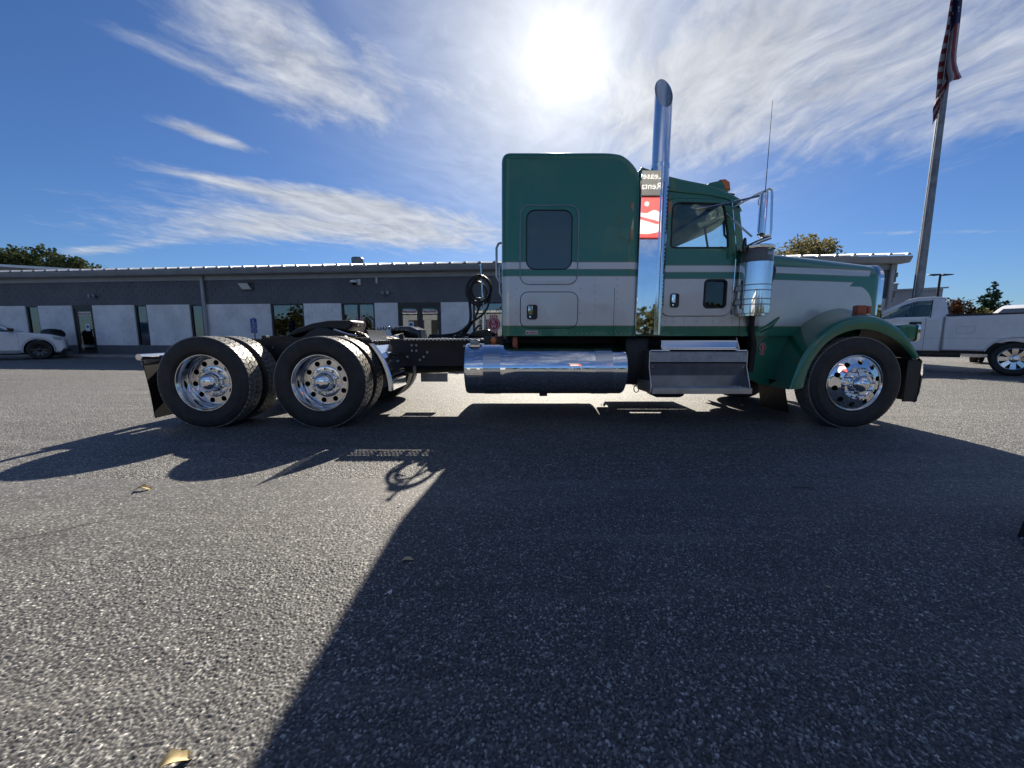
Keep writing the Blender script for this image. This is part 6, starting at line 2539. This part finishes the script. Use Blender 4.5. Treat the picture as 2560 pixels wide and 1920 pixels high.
def trees():
    g = 'trees over the shed roof'
    tree('oak_tree', 'dark green tree at the far left edge above the shed roof', (-71.5, 56, 0), 12.9, 4.2, 8.0, 'leaf_dark', 5200, 11, .55, group=g)
    tree('oak_tree', 'dark green tree second from the left above the shed roof', (-66.3, 55, 0), 12.6, 3.8, 7.5, 'leaf_dark', 5200, 12, .55, group=g)
    tree('oak_tree', 'lower dark tree in the middle of the clump over the shed', (-62.3, 54, 0), 12.4, 3.6, 7.5, 'leaf_dark', 5000, 13, .55, group=g)
    tree('oak_tree', 'last and lowest dark tree where the clump slopes to the roof line', (-58.8, 54, 0), 11.4, 3.3, 6.5, 'leaf_dark', 4600, 14, .5, group=g)
    tree('autumn_tree', 'yellowing tree showing above the long green bonnet', (30.4, 40.5, 0), 10.8, 3.5, 6.2, 'leaf_yellow', 7200, 23, .38)
    tree('conifer_tree', 'pointed dark conifer standing alone past the pickup cab', (61.2, 50, 0), 7.7, 2.6, 6.6, 'leaf_conifer', 9000, 31, .42, shape='cone')
    tree('rust_tree', 'rust brown low tree just right of the pickup cab', (58.6, 52, 0), 5.9, 2.2, 4.2, 'leaf_rust', 3600, 41, .34)
    tree('rust_tree', 'rust brown tree close beside the dark conifer', (61.8, 54.5, 0), 5.6, 2.2, 3.8, 'leaf_rust', 3600, 42, .34)
    tree('round_bush_tree', 'olive bushy tree at the foot of the conifer', (60.0, 49.0, 0), 4.4, 2.4, 3.6, 'leaf_yellow', 3200, 43, .34)
    # a wood across the road behind the camera, mirrored in the chrome
    rnd = random.Random(77)
    vs, fs = [], []
    for k in range(70):
        cx = -95 + 190 * (k + rnd.uniform(-.4, .4)) / 70
        cy = -66 + rnd.uniform(-8, 8)
        hh, rr = rnd.uniform(5.5, 9.8), rnd.uniform(2.0, 3.8)
        for i in range(330):
            d = Vector((rnd.gauss(0, 1), rnd.gauss(0, 1), rnd.gauss(0, 1))).normalized() * rnd.random() ** .4
            p = Vector((cx + d.x * rr, cy + d.y * rr, max(.4, hh * .55 + d.z * hh * .47)))
            a = Vector((rnd.gauss(0, 1), rnd.gauss(0, 1), rnd.gauss(0, 1))).normalized()
            t = a.orthogonal().normalized()
            s = rnd.uniform(.5, 1.1)
            k0 = len(vs)
            vs += [p - a * s * .5, p + t * s * .4, p + a * s * .5, p - t * s * .4]
            fs.append((k0, k0 + 1, k0 + 2, k0 + 3))
    me = bpy.data.meshes.new('woods')
    me.from_pydata([tuple(v) for v in vs], [], fs)
    me.materials.append(M['leaf_olive'])
    link('woods', me, None, 'stuff')


trees()


def pylon_sign():
    """company sign across the lot, seen only as a reflection in the polished panel"""
    T = thing('pylon_sign', 'red and dark pylon sign mirrored in the polished panel behind the cab', 'sign', (9.85, -20.0, 0), math.pi)
    b = B()
    for x in (-1.1, 1.1):
        b.tube([(x, .3, 0), (x, .3, 12.5)], .16, 10)
    b.obj('post', 'galvanized', T, kind='stuff')
    b = B()
    b.box((-1.5, -.25, 10.8), (1.5, .25, 13.6), bev=.04)
    up = b.obj('name_board', 'sign_dark', T, smooth=0)
    b = B()
    add_text(b, "Lease", .62, (.02, -.27, 12.10), 0, .02)
    add_text(b, "& Rental", .62, (-.12, -.27, 11.42), 0, .02)
    b.obj('lettering', 'white_flat', up, smooth=0)
    b = B()
    b.box((-1.5, -.25, 7.95), (1.5, .25, 10.7), bev=.04)
    lo = b.obj('logo_board', 'sign_red', T, smooth=0)
    b = B()
    pts = roundpoly([(-.75, 8.4), (.2, 8.2), (1.4, 8.3), (1.45, 9.5), (1.1, 9.75), (.35, 9.55), (-.1, 9.85), (-.55, 9.75), (-.8, 9.3)], .35, 6)
    b.plate(pts, [], -.275, -.256)
    b.plate(circle(.35, 10.25, .16, 16), [], -.275, -.256)
    b.obj('logo_shape', 'white_flat', lo, smooth=0, kind='stuff')
    b = B()
    b.plate(roundpoly([(-.62, 9.0), (-.50, 8.85), (.4, 9.1), (1.2, 9.35), (1.2, 9.5), (.3, 9.3), (-.5, 9.1)], .06), [], -.29, -.276)
    b.obj('logo_stroke', 'sign_red', lo, smooth=0)


pylon_sign()


def lot_building():
    T = thing('depot_building', 'pale depot across the lot, mirrored in the shop windows and hub caps', 'building', (-24, -40, 0), R(3))
    b = B()
    b.box((-12, -10, 0), (12, 0, 5.5))
    b.obj('wall', 'trim_light', T, smooth=0)
    b = B()
    b.box((-12.4, -10.4, 5.5), (12.4, .4, 5.9))
    b.obj('roof', 'white_flat', T, smooth=0)
    for k in range(4):
        b = B()
        b.box((-10 + k * 5.2, .0, .1), (-6.4 + k * 5.2, .05, 4.2))
        b.obj('door', 'sign_dark', T, smooth=0)


lot_building()


# ------------------------------------------------------------------ small things on the ground
def litter():
    def leaf(label, loc, s, rz, curl, seed):
        rnd = random.Random(seed)
        b = B()
        rows = []
        n = 9
        for i in range(n):
            t = i / (n - 1)
            w = .22 * math.sin(math.pi * min(1, t * 1.05)) ** .8 * (1 + .22 * math.sin(t * 17 + seed)) + .008
            row = []
            for q in (-1, -.5, 0, .5, 1):
                row.append(((t - .5) * s, q * w * s, s * (.035 + .20 * curl * q * q * w * 3 + .10 * curl * math.sin(t * 5) + rnd.uniform(-.008, .008))))
            rows.append(row)
        b.quadgrid(rows)
        b.tube([(-.5 * s, 0, .04 * s), (-.72 * s, .05 * s, .02 * s), (-.85 * s, .02 * s, .012 * s)], .008 * s, 5)
        o = b.obj('dry_leaf', 'dry_leaf', None, smooth=60, loc=loc, rot=(0, 0, rz))
        tag(o, label, 'leaf', 'dry leaves on the asphalt')
    leaf('curled tan dry leaf at the bottom edge of the sunlit asphalt', (-.83, .828, 0.005), .085, R(38), 1.3, 1)
    leaf('tan dry leaf lying left of the wheel shadows', (-2.53, 2.54, 0.004), .11, R(10), 1.0, 2)
    leaf('narrow dry leaf lying near the edge of the shadow', (-.49, 1.70, 0.005), .06, R(15), .6, 3)
    b = B()
    rnd = random.Random(5)
    for k in range(5):
        c = Vector((rnd.uniform(-.012, .012), rnd.uniform(-.012, .012), .008 + k * .002))
        pts = [c + Vector((rnd.uniform(-.013, .013), rnd.uniform(-.013, .013), rnd.uniform(-.004, .008))) for _ in range(4)]
        b.poly(pts)
    o = b.obj('paper_scrap', 'paper', None, smooth=0, loc=(-.505, 1.45, .007))
    tag(o, 'crumpled white scrap lying in the shade', 'litter')
    leaf('small orange leaf lying alone in the middle of the truck shadow', (.70, 2.57, 0.005), .035, R(70), .8, 6)
    leaf('small greenish leaf scrap in the shade to the right', (1.33, 1.50, 0.006), .026, R(120), .5, 8)
    b = B()
    b.tube([(-.07, -.01, .004), (-.02, .004, .009), (.03, -.004, .006), (.075, .012, .004)], [.0025, .003, .0025, .0015], 5)
    b.tube([(.0, .0, .007), (.03, .022, .006)], [.002, .001], 5)
    o = b.obj('twig', 'bark', None, smooth=60, loc=(2.02, 2.56, .004), rot=(0, 0, R(-8)))
    tag(o, 'thin dark twig on the shaded asphalt before the front wheel', 'twig')
    b = B()
    for k in range(3):
        c = Vector((rnd.uniform(-.008, .008), rnd.uniform(-.008, .008), .006))
        b.poly([c + Vector((rnd.uniform(-.01, .01), rnd.uniform(-.01, .01), rnd.uniform(-.003, .006))) for _ in range(4)])
    o = b.obj('paper_scrap', 'paper', None, smooth=0, loc=(-.70, 2.28, .004))
    tag(o, 'tiny white scrap lying in the sun beside the hose shadow', 'litter')
    # dark panel with a bright folded lower rim, cut by the right edge of the frame
    T = thing('floor_panel', 'black panel with a bright lower rim just entering at the right edge', 'panel', (2.665, 1.84, 0))
    b = B()
    b.plate(roundpoly([(-.075, .032), (-.02, .012), (.35, .0), (.35, .21), (-.035, .21)], .012), [], -.02, .02)
    b.obj('rubber_panel', 'black', T)
    b = B()
    b.tube([(-.076, 0, .036), (-.06, 0, .024), (-.02, 0, .010), (.35, 0, .004)], .006, 6)
    b.obj('bright_rim', 'brushed', T)


litter()
